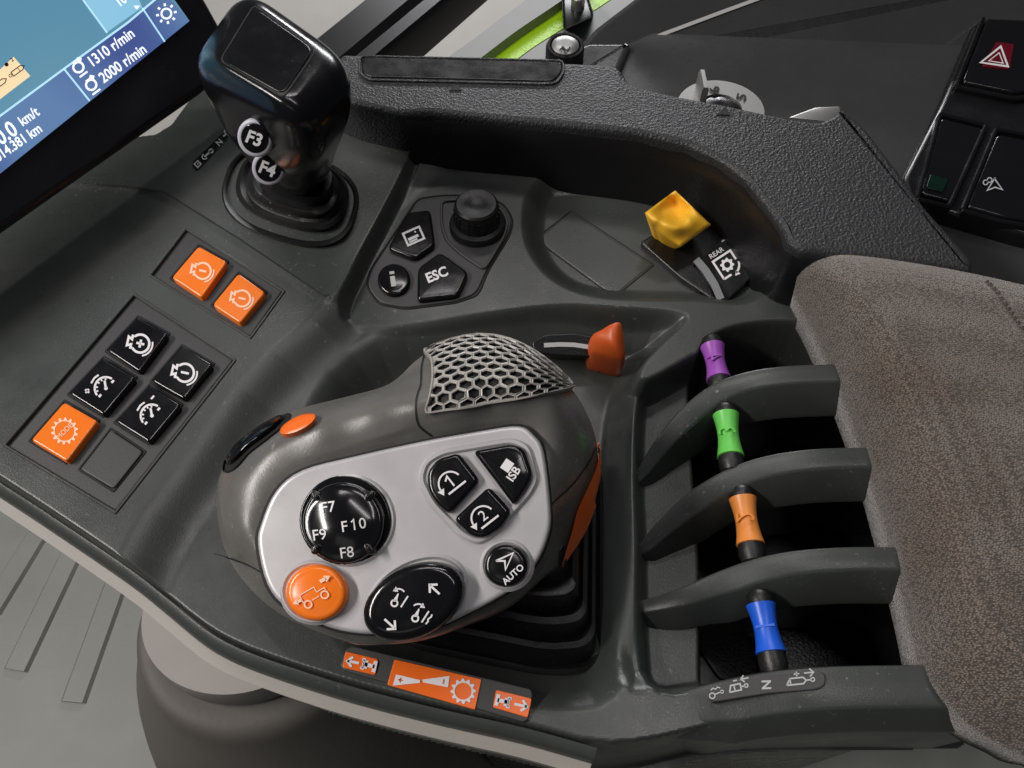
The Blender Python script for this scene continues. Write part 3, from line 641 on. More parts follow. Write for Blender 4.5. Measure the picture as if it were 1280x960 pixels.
def cat_rings(rs, n=4):
    out = []
    for k in range(len(rs) - 1):
        a, b, c, d = rs[max(k - 1, 0)], rs[k], rs[k + 1], rs[min(k + 2, len(rs) - 1)]
        for j in range(n):
            t = j / n; out.append([.5 * (2 * q + (r_ - p) * t + (2 * p - 5 * q + 4 * r_ - s) * t * t + (3 * q - p - 3 * r_ + s) * t ** 3) for p, q, r_, s in zip(a, b, c, d)])
    out.append(rs[-1]); return out
HR = [quadring(a, z, r_) for a, z, r_ in head_rings]
obj('grip', *loft(cat_rings(HR), True), 'headgloss', lever, 60)
top_pl = flat(.0872)
prism('grip_pad', [(277, 75), (318, 9), (392, 61), (354, 118)], top_pl, .0004, -.002, 'headgloss', lever, .0004, 12)
frame('pad_gap', [(273, 75.5), (317, 4), (397, 61.5), (355, 123)], top_pl, .0008, .0001, -.003, 'dark', lever, 9)
def along(px, py, d):  # a point at a given distance along the pixel's ray
    return EYE + ray(px, py).normalized() * d
def bvh(o):
    from mathutils.bvhtree import BVHTree
    me = o.data; off = V((0, 0, 0)); return BVHTree.FromPolygons([v.co.copy() for v in me.vertices], [tuple(p.vertices) for p in me.polygons])
def hit(tree, px, py):
    r_ = tree.ray_cast(EYE, ray(px, py).normalized()); return r_[0], r_[1]
gt = bvh([o for o in lever.children if o.name.startswith('grip') and 'pad' not in o.name][0])
for (cx, cy, rx, ry, tx) in ((318, 173, 22, 25, 'F3'), (335, 211, 21, 22, 'F4')):
    p0, n0 = hit(gt, cx, cy); n0 = (n0 * .5 - ray(cx, cy).normalized() * .75).normalized(); pl = Plane(p0 - ray(cx, cy).normalized() * .0025, n0)
    b = prism('ring_button', ellipse(cx, cy, rx, ry, -25), pl, .0040, -.004, 'ring', lever, .0012, 0, label='round black button reading ' + tx + ' in a pale ring')
    f_ = prism('button_face', ellipse(cx, cy, rx * .77, ry * .77, -25), pl, .0044, .001, 'gloss', b, .0005, 0, dome=.0004)
    Print(pl, .0049).at(cx, cy, 1, -21).text(tx, 0, 0, 22, 0, .03).build('legend', 'white', b)
# printed gate legends on the lever panel
lt = prism('legend_tile', [(242, 209), (247, 213), (287, 170), (281, 164), (276, 168), (240, 203)], LVP, .0004, -.002, 'satin', console, .0002, 4)
q = Print(LVP, .0006); q.at(247, 205, 1, 45).line([(-3, -3), (3, -3), (3, 3), (-3, 3)], 1.6, True).line([(-1, 0), (2, 0)], 1.4); q.at(260, 192, 1, 42).line([(-6, 0), (7, 0)], 2.4).arc(-6, 0, 3, 60, 300, 1.5, 8).disc(5, 0, 3.2, 10)
q.at(274, 178, 1, 45).text('N', 0, 0, 10, 0, .03); q.at(282, 168, 1, 42).line([(-4, 0), (4, 0)], 1.8).arc(3, 2, 2.5, 0, 300, 1.4, 8); q.build('legend', 'lgrey', lt)
lt = prism('legend_tile', [(447, 143), (463, 138), (467, 148), (450, 152)], LVP, .0004, -.002, 'satin', console, .0002, 3)
Print(LVP, .0006).at(459, 145, 1, -60).text('N', 0, 0, 9, 0, .02).at(450, 146, 1, 20).line([(-3, 0), (3, 0)], 1.6).build('legend', 'lgrey', lt)

# ------------------------------------------------------------------ drive joystick
joy = thing('drive_joystick', 'grey palm-grip joystick with silver button plate and honeycomb mesh on a rubber boot', 'joystick', P(610, 690, -.018))
PLT = Plane(P(500, 660, .046), (-.06, -.30, .95))
jb = []
for k, (s, z) in enumerate([(1.0, -.018), (1.0, -.012), (.965, -.0105), (.93, -.013), (.90, -.006), (.885, -.0005), (.85, .000), (.82, -.003), (.80, .003), (.78, .0085), (.74, .009), (.71, .006), (.69, .012), (.66, .0175), (.62, .018), (.58, .016), (.55, .024), (.5, .03)]):
    sh = (1 - s); bx = [(470, 560), (752, 560), (752, 845), (690, 852), (468, 806)]
    pts = []
    for a, b in fillet(bx, 60, 10):
        w = P(a, b, -.018); c0 = P(600, 690, -.018); w2 = c0 + (w - c0) * s; pts.append(V((w2.x + sh * .012, w2.y + sh * .008, z)))
    jb.append(pts)
obj('boot', *loft(jb, True), 'rubber', joy, 60)
# grip body: thin-plate surface through control heights, ringed by the traced outline
g_out = [(265, 625), (268, 592), (285, 562), (318, 532), (362, 512), (420, 497), (478, 482), (498, 468), (520, 446), (556, 427), (600, 418), (640, 424), (680, 446), (716, 480), (740, 520), (749, 562), (746, 605), (732, 650), (702, 702), (650, 740), (588, 771), (526, 792), (440, 797), (352, 764), (302, 722), (274, 675)]
p_out = [(321, 681), (326, 652), (344, 613), (377, 587), (441, 570), (527, 551), (600, 538), (648, 532), (668, 544), (680, 566), (688, 635), (686, 667), (671, 703), (642, 735), (585, 767), (530, 789), (463, 793), (412, 785), (358, 760), (333, 731)]
zo = {0: .034, 1: .034, 2: .034, 3: .036, 4: .037, 5: .038, 6: .040, 7: .041, 8: .040, 9: .038, 10: .037, 11: .037, 12: .036, 13: .034, 14: .032, 15: .030, 16: .028, 17: .026, 18: .024, 19: .024, 20: .0245, 21: .0255, 22: .0275, 23: .029, 24: .031, 25: .033}
ctrl = [PLT.map(a, b, -.0035) if 19 <= i <= 23 else P(a, b, zo[i]) for i, (a, b) in enumerate(g_out)]
ctrl += [PLT.map(a, b, -.0006) for a, b in p_out] + [PLT.map(a, b, -.0015) for a, b in ((400, 680), (500, 660), (600, 640), (480, 740), (600, 700))]
ctrl += [P(a, b, z) for a, b, z in ((292, 610, .044), (340, 562, .050), (400, 535, .055), (460, 520, .0585), (520, 512, .062), (580, 500, .0655), (640, 490, .066), (690, 497, .0615), (722, 540, .050), (715, 600, .045), (560, 460, .056), (600, 445, .052), (640, 450, .052), (680, 470, .0525), (600, 470, .0605), (545, 480, .0585), (300, 660, .043), (715, 640, .036))]
def tps(ct, lam=1e-6):
    Xc = np.array([[c.x, c.y] for c in ct]) * 10; zc = np.array([c.z for c in ct]); n = len(ct)
    r2 = ((Xc[:, None] - Xc[None]) ** 2).sum(-1); K = r2 * np.log(r2 + 1e-12) * .5 + np.eye(n) * lam
    Pm = np.hstack([np.ones((n, 1)), Xc]); A = np.vstack([np.hstack([K, Pm]), np.hstack([Pm.T, np.zeros((3, 3))])])
    w = np.linalg.solve(A, np.concatenate([zc, np.zeros(3)]))
    def f(x, y):
        q = np.stack([np.asarray(x, float).ravel(), np.asarray(y, float).ravel()], 1) * 10; r2 = ((q[:, None] - Xc[None]) ** 2).sum(-1)
        return ((r2 * np.log(r2 + 1e-12) * .5) @ w[:n] + w[n] + q @ w[n + 1:])
    return f
def yellow():
    ct = [(0, 0, .0155), (.12, .25, .0155), (.25, .45, .0150), (.375, .64, .0142), (.5, .66, .0135), (.7, .6, .0135), (.95, .54, .0138), (.35, .2, .0108), (.5, .3, .0094), (.65, .3, .0088), (.8, .25, .0088), (.55, .48, .0100), (.8, .42, .0096),
          (.45, .1, .0112), (.75, .12, .0100), (.25, 0, .0145), (.5, 0, .0140), (.75, 0, .0145), (1, 0, .0155), (1, .3, .0150), (0, .35, .0105), (0, .7, .0080), (0, 1, .0062), (1, 1, .0095), (.5, 1, .0078), (.7, .85, .0110), (.3, .85, .0092), (1, .75, .0125)]
    f = tps([V((a * .1, b * .1, c)) for a, b, c in ct], 1e-4); N = 30; vs = []; fs = []
    for j in range(N + 1):
        for i in range(N + 1):
            u, w = i / N, j / N; e = min(u, w, 1 - u, 1 - w); z = float(f([u * .1], [w * .1])[0]) - .0010 * max(0, 1 - e / .06) ** 2
            bul = 4 * math.sin(math.pi * w) * (1 - u) ** 3
            vs.append(P(806 + 38 * u + 45 * w - bul, 266 - 28 * u + 43 * w + bul * .9, z))
    n = N + 1; fs = [(j * n + i, j * n + i + 1, (j + 1) * n + i + 1, (j + 1) * n + i) for j in range(N) for i in range(N)]
    loop = [i for i in range(n)] + [j * n + N for j in range(1, n)] + [N * n + i for i in range(N - 1, -1, -1)] + [j * n for j in range(N - 1, 0, -1)]
    cy_ = V((sum(vs[i].x for i in loop), sum(vs[i].y for i in loop), 0)) / len(loop)
    k0 = len(vs); vs += [V((cy_.x + (vs[i].x - cy_.x) * .45, cy_.y + .004 + (vs[i].y - cy_.y) * .45, -.008)) for i in loop]; m_ = len(loop)
    fs += [(loop[i], loop[(i + 1) % m_], k0 + (i + 1) % m_, k0 + i) for i in range(m_)]
    obj('rocker_switch', vs, fs, 'yellow', console, 75, 'yellow rocker switch with a dished top')
yellow()
ftps = tps(ctrl, 2e-3)
pw = [(lambda q_: (q_.x, q_.y))(PLT.map(a, b)) for a, b in p_out]
def plane_z(x, y, off): return (PLT.n.dot(PLT.o) + off - PLT.n.x * x - PLT.n.y * y) / PLT.n.z
oc = catmull([(p.x, p.y) for p in ctrl[:26]], 6, True); cc = np.mean(oc, 0)
ts = np.concatenate([np.linspace(0.02, .8, 26), np.linspace(.815, 1, 22)])
rings = []
for t in ts:
    xy = np.array([cc + (np.array(o_) - cc) * t for o_ in oc]); zz = ftps(xy[:, 0], xy[:, 1]); k_ = sstep((sdf(pw, xy[:, 0], xy[:, 1]) + .003) / .004); zz = zz * (1 - k_) + np.minimum(zz, plane_z(xy[:, 0], xy[:, 1], -.0012)) * k_; edge = 0.0045 * max(0, (t - .90) / .10) ** 2.6
    rings.append([V((a, b, c - edge)) for (a, b), c in zip(xy, zz)])
low = []
for s, dz in ((1.004, .0015), (1.002, .004), (.98, .009), (.93, .014), (.84, .02), (.72, .026), (.6, .034)):
    low.append([V((cc[0] + (p.x - cc[0]) * s + (1 - s) * .02, cc[1] + (p.y - cc[1]) * s + (1 - s) * .012, max(p.z - dz, .004))) for p in rings[-1]])
allr = rings + low
vs, fs = loft(allr, False); n = len(oc); c0 = len(vs); vs.append(V((cc[0], cc[1], float(ftps([cc[0]], [cc[1]])[0])))); fs += [(c0, i, (i + 1) % n) for i in range(n)]
grip = obj('grip', vs, fs, 'grip', joy, 70, 'warm grey moulded palm grip')
gtree = bvh(grip)
class OnGrip:
    n = V((0, -.3, .95))
    def map(s, px, py, off=0):
        h, nn = hit(gtree, px, py)
        if h is None: return P(px, py, .04)
        return h + nn * off if nn.dot(ray(px, py)) < 0 else h - nn * off
OG = OnGrip()
px_line(OG, catmull([(531, 441), (527, 460), (526, 480), (521, 497), (520, 515), (524, 532), (540, 545)], 6), 2.2, 'seam', 'dark', grip, .0002)
px_line(OG, catmull([(268, 692), (288, 698), (310, 706), (328, 716)], 4), 1.5, 'seam', 'dark', grip, .0002)
px_line(OG, catmull([(687, 632), (700, 620), (720, 600), (737, 575), (744, 560)], 5), 1.6, 'seam', 'dark', grip, .0002)
# orange side flash
fl = catmull([(748, 556), (750, 575), (746, 605), (738, 636), (724, 668), (699, 706), (704, 690), (710, 670), (716, 650), (724, 626), (736, 600), (744, 578)], 4, True)
oe = catmull([(749, 552), (751, 575), (747, 605), (739, 636), (725, 668), (699, 707)], 6); ie = catmull([(747, 554), (741, 584), (730, 610), (718, 636), (711, 662), (698, 704)], 6)
fv, ff_ = [], []
for (xo, yo), (xi, yi) in zip(oe, ie):
    last = P(xi, yi, .032)
    for m_ in range(7):
        t = m_ / 6; h, nn = hit(gtree, xi + (xo - xi) * t, yi + (yo - yi) * t)
        if h is not None and nn.dot(ray(xi, yi)) < 0: last = h + nn * .0012; fv.append(last)
        else: fv.append(P(xi + (xo - xi) * t, yi + (yo - yi) * t, last.z - .003))
for k in range(len(oe) - 1): ff_ += [(k * 7 + i, k * 7 + i + 1, k * 7 + 8 + i, k * 7 + 7 + i) for i in range(6)]
vs, fs = fv, ff_
obj('side_flash', vs, fs, 'orange', joy, 50, 'orange strip on the side of the grip')
# black thumb switch and small orange button on the far-left shoulder
rc = catmull([(278, 586), (286, 563), (306, 545), (328, 530), (350, 519), (364, 518), (358, 531), (334, 551), (312, 568), (298, 584), (286, 591)], 4, True)
T0 = [OG.map(a, b, .0002) for a, b in rc]; cT = sum(T0, V((0, 0, 0))) / len(T0)
obj('switch_recess', *loft([[p - V((0, 0, .002)) for p in T0], T0, [OG.map(280 + (a - 280) * .9 + 4, 590 + (b - 590) * .9 - 3, .0007) for a, b in rc]], True), 'dark', joy, 60)
th = catmull([(283, 580), (290, 566), (308, 550), (328, 536), (348, 524), (357, 522), (352, 530), (330, 548), (310, 563), (294, 580), (286, 585)], 3, True)
T0 = [OG.map(a, b, .0) for a, b in th]; cT = sum(T0, V((0, 0, 0))) / len(T0)
vs, fs = loft([T0, [p + V((0, 0, .0028)) + (cT - p) * .08 for p in T0], [p + V((0, 0, .0036)) + (cT - p) * .3 for p in T0]], True)
obj('thumb_switch', vs, fs, 'gloss', joy, 60, 'black glossy thumb switch')
ob = ellipse(374, 534, 24, 8.5, -26, 28); T0 = [OG.map(a, b, .0) for a, b in ob]; cT = sum(T0, V((0, 0, 0))) / len(T0)
vs, fs = loft([T0, [p + V((0, 0, .0022)) for p in T0], [p + V((0, 0, .0028)) + (cT - p) * .25 for p in T0]], True)
obj('thumb_button', vs, fs, 'orange', joy, 60, 'small orange oval thumb button')
# honeycomb
hex_px = [(534, 514), (540, 495), (543, 470), (541, 452), (533, 442), (548, 431), (575, 422), (600, 419.5), (622, 421.5), (655, 434), (690, 456), (714, 481), (711, 487), (692, 492), (625, 500), (562, 511)]
hx = [OG.map(a, b) for a, b in hex_px]; hp = [(p.x, p.y) for p in hx]
def inside(x, y, poly, m=0):
    return float(sdf(poly, np.array([x]), np.array([y]))[0]) > m
def gz(x, y, off):
    h = gtree.ray_cast(V((x, y, .2)), V((0, 0, -1)))
    return (h[0] + h[1] * off) if h[0] is not None else V((x, y, .04))
hv, hf, hm = [], [], []; hps = catmull([(a, b) for a, b in hex_px], 3, True)
top_x = [533, 548, 575, 600, 622, 655, 690, 714, 740]; top_y = [442, 431, 422, 419.8, 421.5, 434, 456, 481, 505]
def patch(c, r_):
    x = 530 + c * 17.6; g = 1 - (1 - min(max(r_ / 12.5, -.2), 1.05)) ** 1.55 if r_ < 12.5 else 1 + (r_ - 12.5) * .02
    bt = 516 - (x - 534) * .158; tp = float(np.interp(x, top_x, top_y)); return x, bt + (tp - bt) * g
HA = (np.array([p[0] for p in hps]), np.array([p[1] for p in hps]))
def snap(x, y, m):
    d = float(sdf(hps, np.array([x]), np.array([y]))[0])
    if d >= m: return x, y
    best = None; n_ = len(hps)
    for i in range(n_):
        ax, ay = hps[i]; bx, by = hps[(i + 1) % n_]; ex, ey = bx - ax, by - ay; t = min(1, max(0, ((x - ax) * ex + (y - ay) * ey) / (ex * ex + ey * ey + 1e-18)))
        qx, qy = ax + t * ex, ay + t * ey; dd = (qx - x) ** 2 + (qy - y) ** 2
        if best is None or dd < best[0]: best = (dd, qx, qy, ex, ey)
    _, qx, qy, ex, ey = best; L_ = math.hypot(ex, ey); nx, ny = -ey / L_, ex / L_
    if float(sdf(hps, np.array([qx + nx * .05]), np.array([qy + ny * .05]))[0]) < 0: nx, ny = -nx, -ny
    return qx + nx * m, qy + ny * m
HX = [(0, 2 / 3), (.5, 1 / 3), (.5, -1 / 3), (0, -2 / 3), (-.5, -1 / 3), (-.5, 1 / 3)]
for j in range(-1, 16):
    for i in range(-1, 13):
        c_, r_ = i + (j % 2) * .5, j + .3; x, y = patch(c_, r_); d = float(sdf(hps, np.array([x]), np.array([y]))[0])
        if d < -6: continue
        k0 = len(hv); ok = d > -1.0; hm += ([0] * 12 + [1] * 6) if ok else [0]  # hole walls take the dark colour, shade painted into the cells
        for s_, off, mm in ((1.0, .0015, .4), (.83, .0017, 1.0), (.76, .0013, 1.4), (.74, .0002, 1.4)):
            for dx, dy in HX: hv.append(OG.map(*snap(*patch(c_ + dx * s_, r_ + dy * s_), mm), off))
        if ok:
            for q_ in (0, 6, 12): hf += [(k0 + q_ + k, k0 + q_ + (k + 1) % 6, k0 + q_ + 6 + (k + 1) % 6, k0 + q_ + 6 + k) for k in range(6)]
        else: hf.append(tuple(k0 + k for k in range(6)))
obj('mesh_grille', hv, hf, 'hex', joy, 40, 'pale honeycomb mesh insert', flatshade=True, mats=('hex', 'dark'), fmat=hm)
bk = [gz(a, b, .00035) for a, b in hp]
# dark backing follows the grip surface
bg_v, bg_f = [], []; NB = 26; hpc = catmull(hp, 4, True); cxy = np.mean(hp, 0)
for t in np.linspace(0.03, .97, 18): bg_v += [gz(*(cxy + (np.array(p) - cxy) * t), .0004) for p in hpc]
nb = len(hpc)
for k in range(17): bg_f += [(k * nb + i, k * nb + (i + 1) % nb, (k + 1) * nb + (i + 1) % nb, (k + 1) * nb + i) for i in range(nb)]
obj('grille_backing', bg_v, bg_f, 'dark', joy, None)
rim_rings = []
cpx = np.mean(hex_px, 0); hpp = catmull([(a, b) for a, b in hex_px], 4, True)
def rp_(p, d, off):
    v = np.array(p) - cpx; L_ = np.linalg.norm(v); q_ = cpx + v * (1 + d / L_)
    for _ in range(8):
        h, nn = hit(gtree, q_[0], q_[1])
        if h is not None and nn.dot(ray(*q_)) < 0: return h + nn * off
        q_ = cpx + (q_ - cpx) * .99
    return P(q_[0], q_[1], .04)
for d_, off in ((3.2, .0001), (2.4, .0012), (1.0, .0019), (-.8, .0019), (-2.0, .0012), (-2.2, .0003)): rim_rings.append([rp_(p, d_, off) for p in hpp])
vs, fs = loft(rim_rings, False); obj('grille_rim', vs, fs, 'hex', joy, 60)

# silver plate and its buttons
pl_px = catmull(p_out, 4, True)
prism('gap_gasket', [((a - 510) * 1.014 + 510, (b - 665) * 1.018 + 665) for a, b in pl_px], PLT, .0012, -.006, 'dark', joy, .0004, 0)
plate = prism('button_plate', pl_px, PLT, .0026, -.002, 'silver', joy, .0012, 0, dome=.0)
PT = .0026
def dish(outline_, name, depth=.0004, w=.003):
    return frame(name, outline_, PLT, w, PT + .0007, PT - .002, 'silver', plate, 0, rnd=.45)
# F7-F10 pad
dish(ellipse(434, 650, 62, 60), 'recess_ring', w=.0022)
prism('pad_socket', ellipse(431, 650, 57.5, 56.5), PLT, PT + .0008, -.002, 'gloss', plate, .0006, 0)
pc = PLT.map(430, 654, PT)
fp = prism('four_way_pad', ellipse(428, 653, 51, 51), PLT, PT + .0034, -.001, 'gloss', joy, .0012, 0, dome=.0024, label='glossy black four-way pad reading F7 F8 F9 F10')
for a in (45, 135, 225, 315):
    w0 = ellipse(428 + 46 * math.cos(math.radians(a)), 653 + 46 * math.sin(math.radians(a)), 9, 6, a)
    prism('pad_notch', w0, PLT, PT + .0040, PT, 'satin', fp, .0008, 0, dome=.0006)
fptree = bvh(fp)
class OnPad:
    n = PLT.n
    def map(s, px, py, off=0):
        h, nn = hit(fptree, px, py); return (h + (nn if nn.dot(ray(px, py)) < 0 else -nn) * off) if h is not None else PLT.map(px, py, PT + .006)
q = Print(OnPad(), .00025)
for t, x, y in (('F7', 411, 634), ('F9', 400, 668), ('F', 431, 658), ('0', 453, 654), ('F8', 434, 690)): q.at(x, y, 1, 8).text(t, 0, 0, 19, 0, .004)
q.at(442, 656, 1, 8).line([(-2.5, 3.5), (.8, 6.3), (.8, -6.6)], 1.9)
q.build('legend', 'white', fp)
# orange round button
dish(ellipse(393, 740, 45.5, 42), 'recess_ring', w=.0022)
rb = prism('round_button', ellipse(394, 741, 38.5, 35.5), PLT, PT + .0038, -.001, 'orangeb', joy, .0016, 0, dome=.0007, label='round orange button with tractor outline and arrows')
q = Print(PLT, PT + .0047).at(394, 741, 1, 30)
q.line([(-19, -4), (-19, 7), (2, 7), (2, 0)], 1.2).line([(2, 0), (13, 0), (13, -3)], 1.2).line([(-8, -6), (2, -6)], 1.2).arc(-15, -8, 4.6, 0, 360, 1.8, 16).arc(9, -8, 4.6, 0, 360, 1.8, 16)
q.line([(12, 9), (21, 9)], 4.5).head(27, 9, 0, 8).line([(-21, -16), (-27, -16)], 0.1); q.at(372, 752, 1, 205).line([(-6, 0), (1, 0)], 4).head(7, 0, 0, 7); q.build('legend', 'peach', rb)
# oval rocker
dish(ellipse(521, 742, 69, 46, -27), 'recess_ring', w=.0022)
ov = prism('oval_rocker', ellipse(515, 752, 68, 45, -27), PLT, PT + .0060, -.002, 'gloss', joy, .0028, 0, dome=.0006, label='black oval rocker with arrow and implement symbols')
q = Print(PLT, PT + .0068)
def implement(p):
    p.arc(-6, -3, 4, 0, 360, 2.2, 12); p.fill([(-9, -1), (-3, -1), (-.5, 9), (-1.5, 9.5)]); p.line([(2, -8), (11, 6)], 2)
q.at(499, 751, 1, 0); implement(q); q.arc(-1, 6, 9, 35, 130, 1.9, 8).head(-8, 12, 205, 6)
q.at(525, 770, 1, 0); implement(q); q.arc(-2, 6, 9, 40, 130, 1.9, 8).head(6.5, 10, -35, 6); q.line([(7, -10), (10, -7), (10, -4), (14, -1), (15, 2)], 1.8)
q.at(0, 0, 1, 0).arrow(537, -731, 137, 17, 2.8); q.at(0, 0, 1, 0).arrow(494, -786, -42, 18, 2.8)
q.build('legend', 'white', ov)
# AUTO
dish(ellipse(633, 706, 35, 34), 'recess_ring', w=.0022)
ab = prism('round_button', ellipse(632, 707, 27.5, 26.5, -20), PLT, PT + .0030, -.001, 'gloss', joy, .0014, 0, dome=.0006, label='round black button reading AUTO with arrow symbol')
q = Print(PLT, PT + .0038).at(632, 701, 1, 10); q.line([(-12, 2), (11, 8), (-2, -11), (-1, 0), (-12, 2)], 2.3); q.at(641, 718, 1, 42).text('AUTO', 0, 0, 11.5, 0, .02); q.build('legend', 'white', ab)
# three-key cluster
cl = [(528, 575), (551, 561), (640, 546), (662, 556), (674, 598), (664, 618), (615, 672), (597, 681), (576, 672), (537, 632), (521, 600)]
frame('cluster_rim', cl, PLT, .0018, PT + .0012, PT - .002, 'silver', plate, 14)
cs = prism('cluster_floor', [((a - 600) * .96 + 600, (b - 612) * .96 + 612) for a, b in cl], PLT, PT + .0004, -.001, 'silver', plate, .0003, 14)
def key(poly, r, label): return prism('key', poly, PLT, PT + .0032, PT - .001, 'gloss', joy, .0013, r, dome=.0005, label=label)
k1 = key([(533, 590), (546, 573), (573, 565), (600, 600), (561, 643), (545, 630), (534, 612)], 8, 'glossy black key with arc arrow and number 1')
k2 = key([(611, 607), (640, 639), (626, 660), (604, 673), (588, 670), (566, 649)], 8, 'glossy black key with arc arrow and number 2')
k3 = key([(590, 563), (640, 554), (655, 560), (666, 592), (660, 606), (646, 628), (641, 630)], 8, 'glossy black key reading ISB with square')
def arcnum(p, cx, cy, t):
    p.at(cx, cy, 1, 38); p.arc(0, -2, 15, 10, 175, 2.2, 16).head(-15.5, -9, 265, 8).line([(-10, -11), (17, -11)], 2.6); (p.text(t, 1.5, 1, 19, 0, .0) if t == '2' else p.line([(-3.5, 4), (2, 8), (2, -7)], 2.3))
q = Print(PLT, PT + .0039); arcnum(q, 562, 603, '1'); q.build('legend', 'white', k1)
q = Print(PLT, PT + .0039); arcnum(q, 603, 646, '2'); q.build('legend', 'white', k2)
q = Print(PLT, PT + .0039).at(634, 582, 1, 55).fill([(-7, -6), (7, -6), (7, 6), (-7, 6)]); q.at(642, 592, 1, 55).text('ISB', 0, 0, 15, 0, .02); q.build('legend', 'white', k3)

# ------------------------------------------------------------------ armrest pad
pad = thing('armrest_pad', 'brown-grey knitted fabric armrest pad at the end of the console', 'armrest', P(1230, 640, 0))
pd = [(994, 340), (1002, 323), (1020, 317), (1060, 320), (1150, 334), (1245, 354), (1310, 372), (1480, 440), (1480, 960), (1330, 962), (1275, 942), (1225, 915), (1190, 880), (1166, 842), (1148, 770), (1128, 690), (1092, 566), (1052, 460), (1018, 385)]
ZPAD = .0165
po = [P(a, b, ZPAD) for a, b in pd]; pc_ = catmull([(p.x, p.y) for p in po], 5, True); pcc = np.array([P(1240, 640, ZPAD).x, P(1240, 640, ZPAD).y])
pr = []
for dz, s in ((-.02, .96), (-.006, .985), (-.002, .996), (0, 1.0)): pr.append([V((pcc[0] + (a - pcc[0]) * s, pcc[1] + (b - pcc[1]) * s, ZPAD + dz)) for a, b in pc_])
for k in range(1, 31):
    t = (k / 30) ** 1.6; s = 1 - t; pr.append([V((pcc[0] + (a - pcc[0]) * s, pcc[1] + (b - pcc[1]) * s, ZPAD + .019 * (1 - (1 - min(1, t / .30)) ** 2.4) + .004 * t)) for a, b in pc_])
padm = obj('cushion', *loft(pr, False, True), 'fabric', pad, None)
ptree = bvh(padm)
class OnPadCushion:
    n = V((0, 0, 1))
    def map(s, px, py, off=0):
        h, nn = hit(ptree, px, py); return (h + (nn if nn.z > 0 else -nn) * off) if h is not None else P(px, py, .04)
oc_ = OnPadCushion()
sm = catmull([(1232, 353), (1245, 366), (1258, 385), (1270, 402), (1284, 420)], 6)
for i in range(0, len(sm) - 1, 2):
    a = oc_.map(*sm[i][:2], .0004); b = oc_.map(*sm[i + 1][:2], .0004); obj('stitch', *tube([a - V((0, 0, .0004)), (a + b) / 2 + V((0, 0, .0006)), b - V((0, 0, .0004))], .0005, 6), 'pedd', padm)

# ------------------------------------------------------------------ display terminal
zb = .035; b0 = P(0, 292, zb); b1 = P(243, 122, zb); du = (b1 - b0).normalized(); hp_ = V((-du.y, du.x, 0))
if hp_.dot(V((0, 1, 0))) < 0: hp_ = -hp_
TILT = math.radians(38); dv = (V((0, 0, 1)) * math.cos(TILT) + hp_ * math.sin(TILT)); nd = du.cross(dv).normalized()
if nd.dot(EYE - b0) < 0: nd = -nd
SC = Plane(b0, nd)
disp = thing('display_terminal', 'touch display with black bezel showing blue drive screen and readings', 'display', P(60, 292, 0))
prism('housing', [(-300, 502), (262, 109), (292, 62), (258, 0), (170, -140), (-500, -140)], SC, 0, -.022, 'bezel', disp, .003, 14)
def smat(name, c, e): 
    M[name] = mat(name, c, .25, emit=e); return name
def sgrad(name, c0, c1, scale):
    m = mat(name, c0, .2); nt = m.node_tree; b = nt.nodes['Principled BSDF']; tc = nt.nodes.new('ShaderNodeTexCoord'); n = nt.nodes.new('ShaderNodeTexNoise'); n.inputs['Scale'].default_value = scale; n.inputs['Detail'].default_value = 1
    r_ = nt.nodes.new('ShaderNodeValToRGB'); r_.color_ramp.elements[0].position = .35; r_.color_ramp.elements[1].position = .65; r_.color_ramp.elements[0].color = (*c0, 1); r_.color_ramp.elements[1].color = (*c1, 1)
    nt.links.new(tc.outputs['Object'], n.inputs['Vector']); nt.links.new(n.outputs['Fac'], r_.inputs[0]); nt.links.new(r_.outputs[0], b.inputs['Emission Color']); b.inputs['Emission Strength'].default_value = .9
    b.inputs['Base Color'].default_value = (.02, .02, .025, 1); M[name] = m; return name
sgrad('screen blue', (.085, .27, .42), (.15, .34, .46), 9); sgrad('screen bar', (.055, .085, .30), (.13, .24, .46), 16); sgrad('screen cyan', (.25, .60, .86), (.36, .66, .84), 14)
smat('screen white', (.86, .90, .95), .95); smat('screen cream', (.85, .66, .40), .9); smat('screen ink', (.06, .01, .01), .1); smat('screen line', (.42, .70, .90), .95)
scr = prism('screen', [(-260, 395), (-20, 228), (0, 217), (237, 26), (140, -110), (-420, -110)], SC, .0006, -.004, 'screen blue', disp, .0003, 0)
def sp(pts, m, off, name='screen_area'): Print(SC, off).at(0, 0).fill([(a, -b) for a, b in pts]).build(name, m, scr)
sp([(-200, 277), (0, 145), (160, 27), (205, -10), (237, 26), (205, 52), (112, 127), (0, 217), (-200, 355)], 'screen bar', .0009)
sp([(103, 0), (133, 41), (178, 9), (172, -4), (150, -40), (80, -30)], 'screen cyan', .0009)
sp([(-60, 165), (-20, 135), (0, 87), (17, 71), (38, 95), (0, 124), (-50, 190)], 'screen cream', .0010)
q = Print(SC, .0012).at(0, 0)
for l, w in (([(-200, 279), (0, 145), (80, 86), (160, 28), (205, -10)], 2.6), ([(80, 86), (112, 126)], 2.2), ([(178, 10), (206, 52)], 2.0), ([(104, 0), (134, 41)], 2.2)): q.line([(a, -b) for a, b in l], w)
q.build('screen_lines', 'screen line', scr)
q = Print(SC, .0014)
for t, x, y, s, r_ in (('1310 r/min', 139, 58.5, 17.5, 36), ('2000 r/min', 153, 79, 17.5, 36), ('km/t', 36, 145, 16.5, 35), ('0.0', 7, 166, 26, 35), ('014.381 km', 22, 178, 16.5, 35), ('10', 152, 0, 15, 36)):
    q.at(x, y, 1, r_).text(t, 0, 0, s * 1.12, 0, .018, .78)
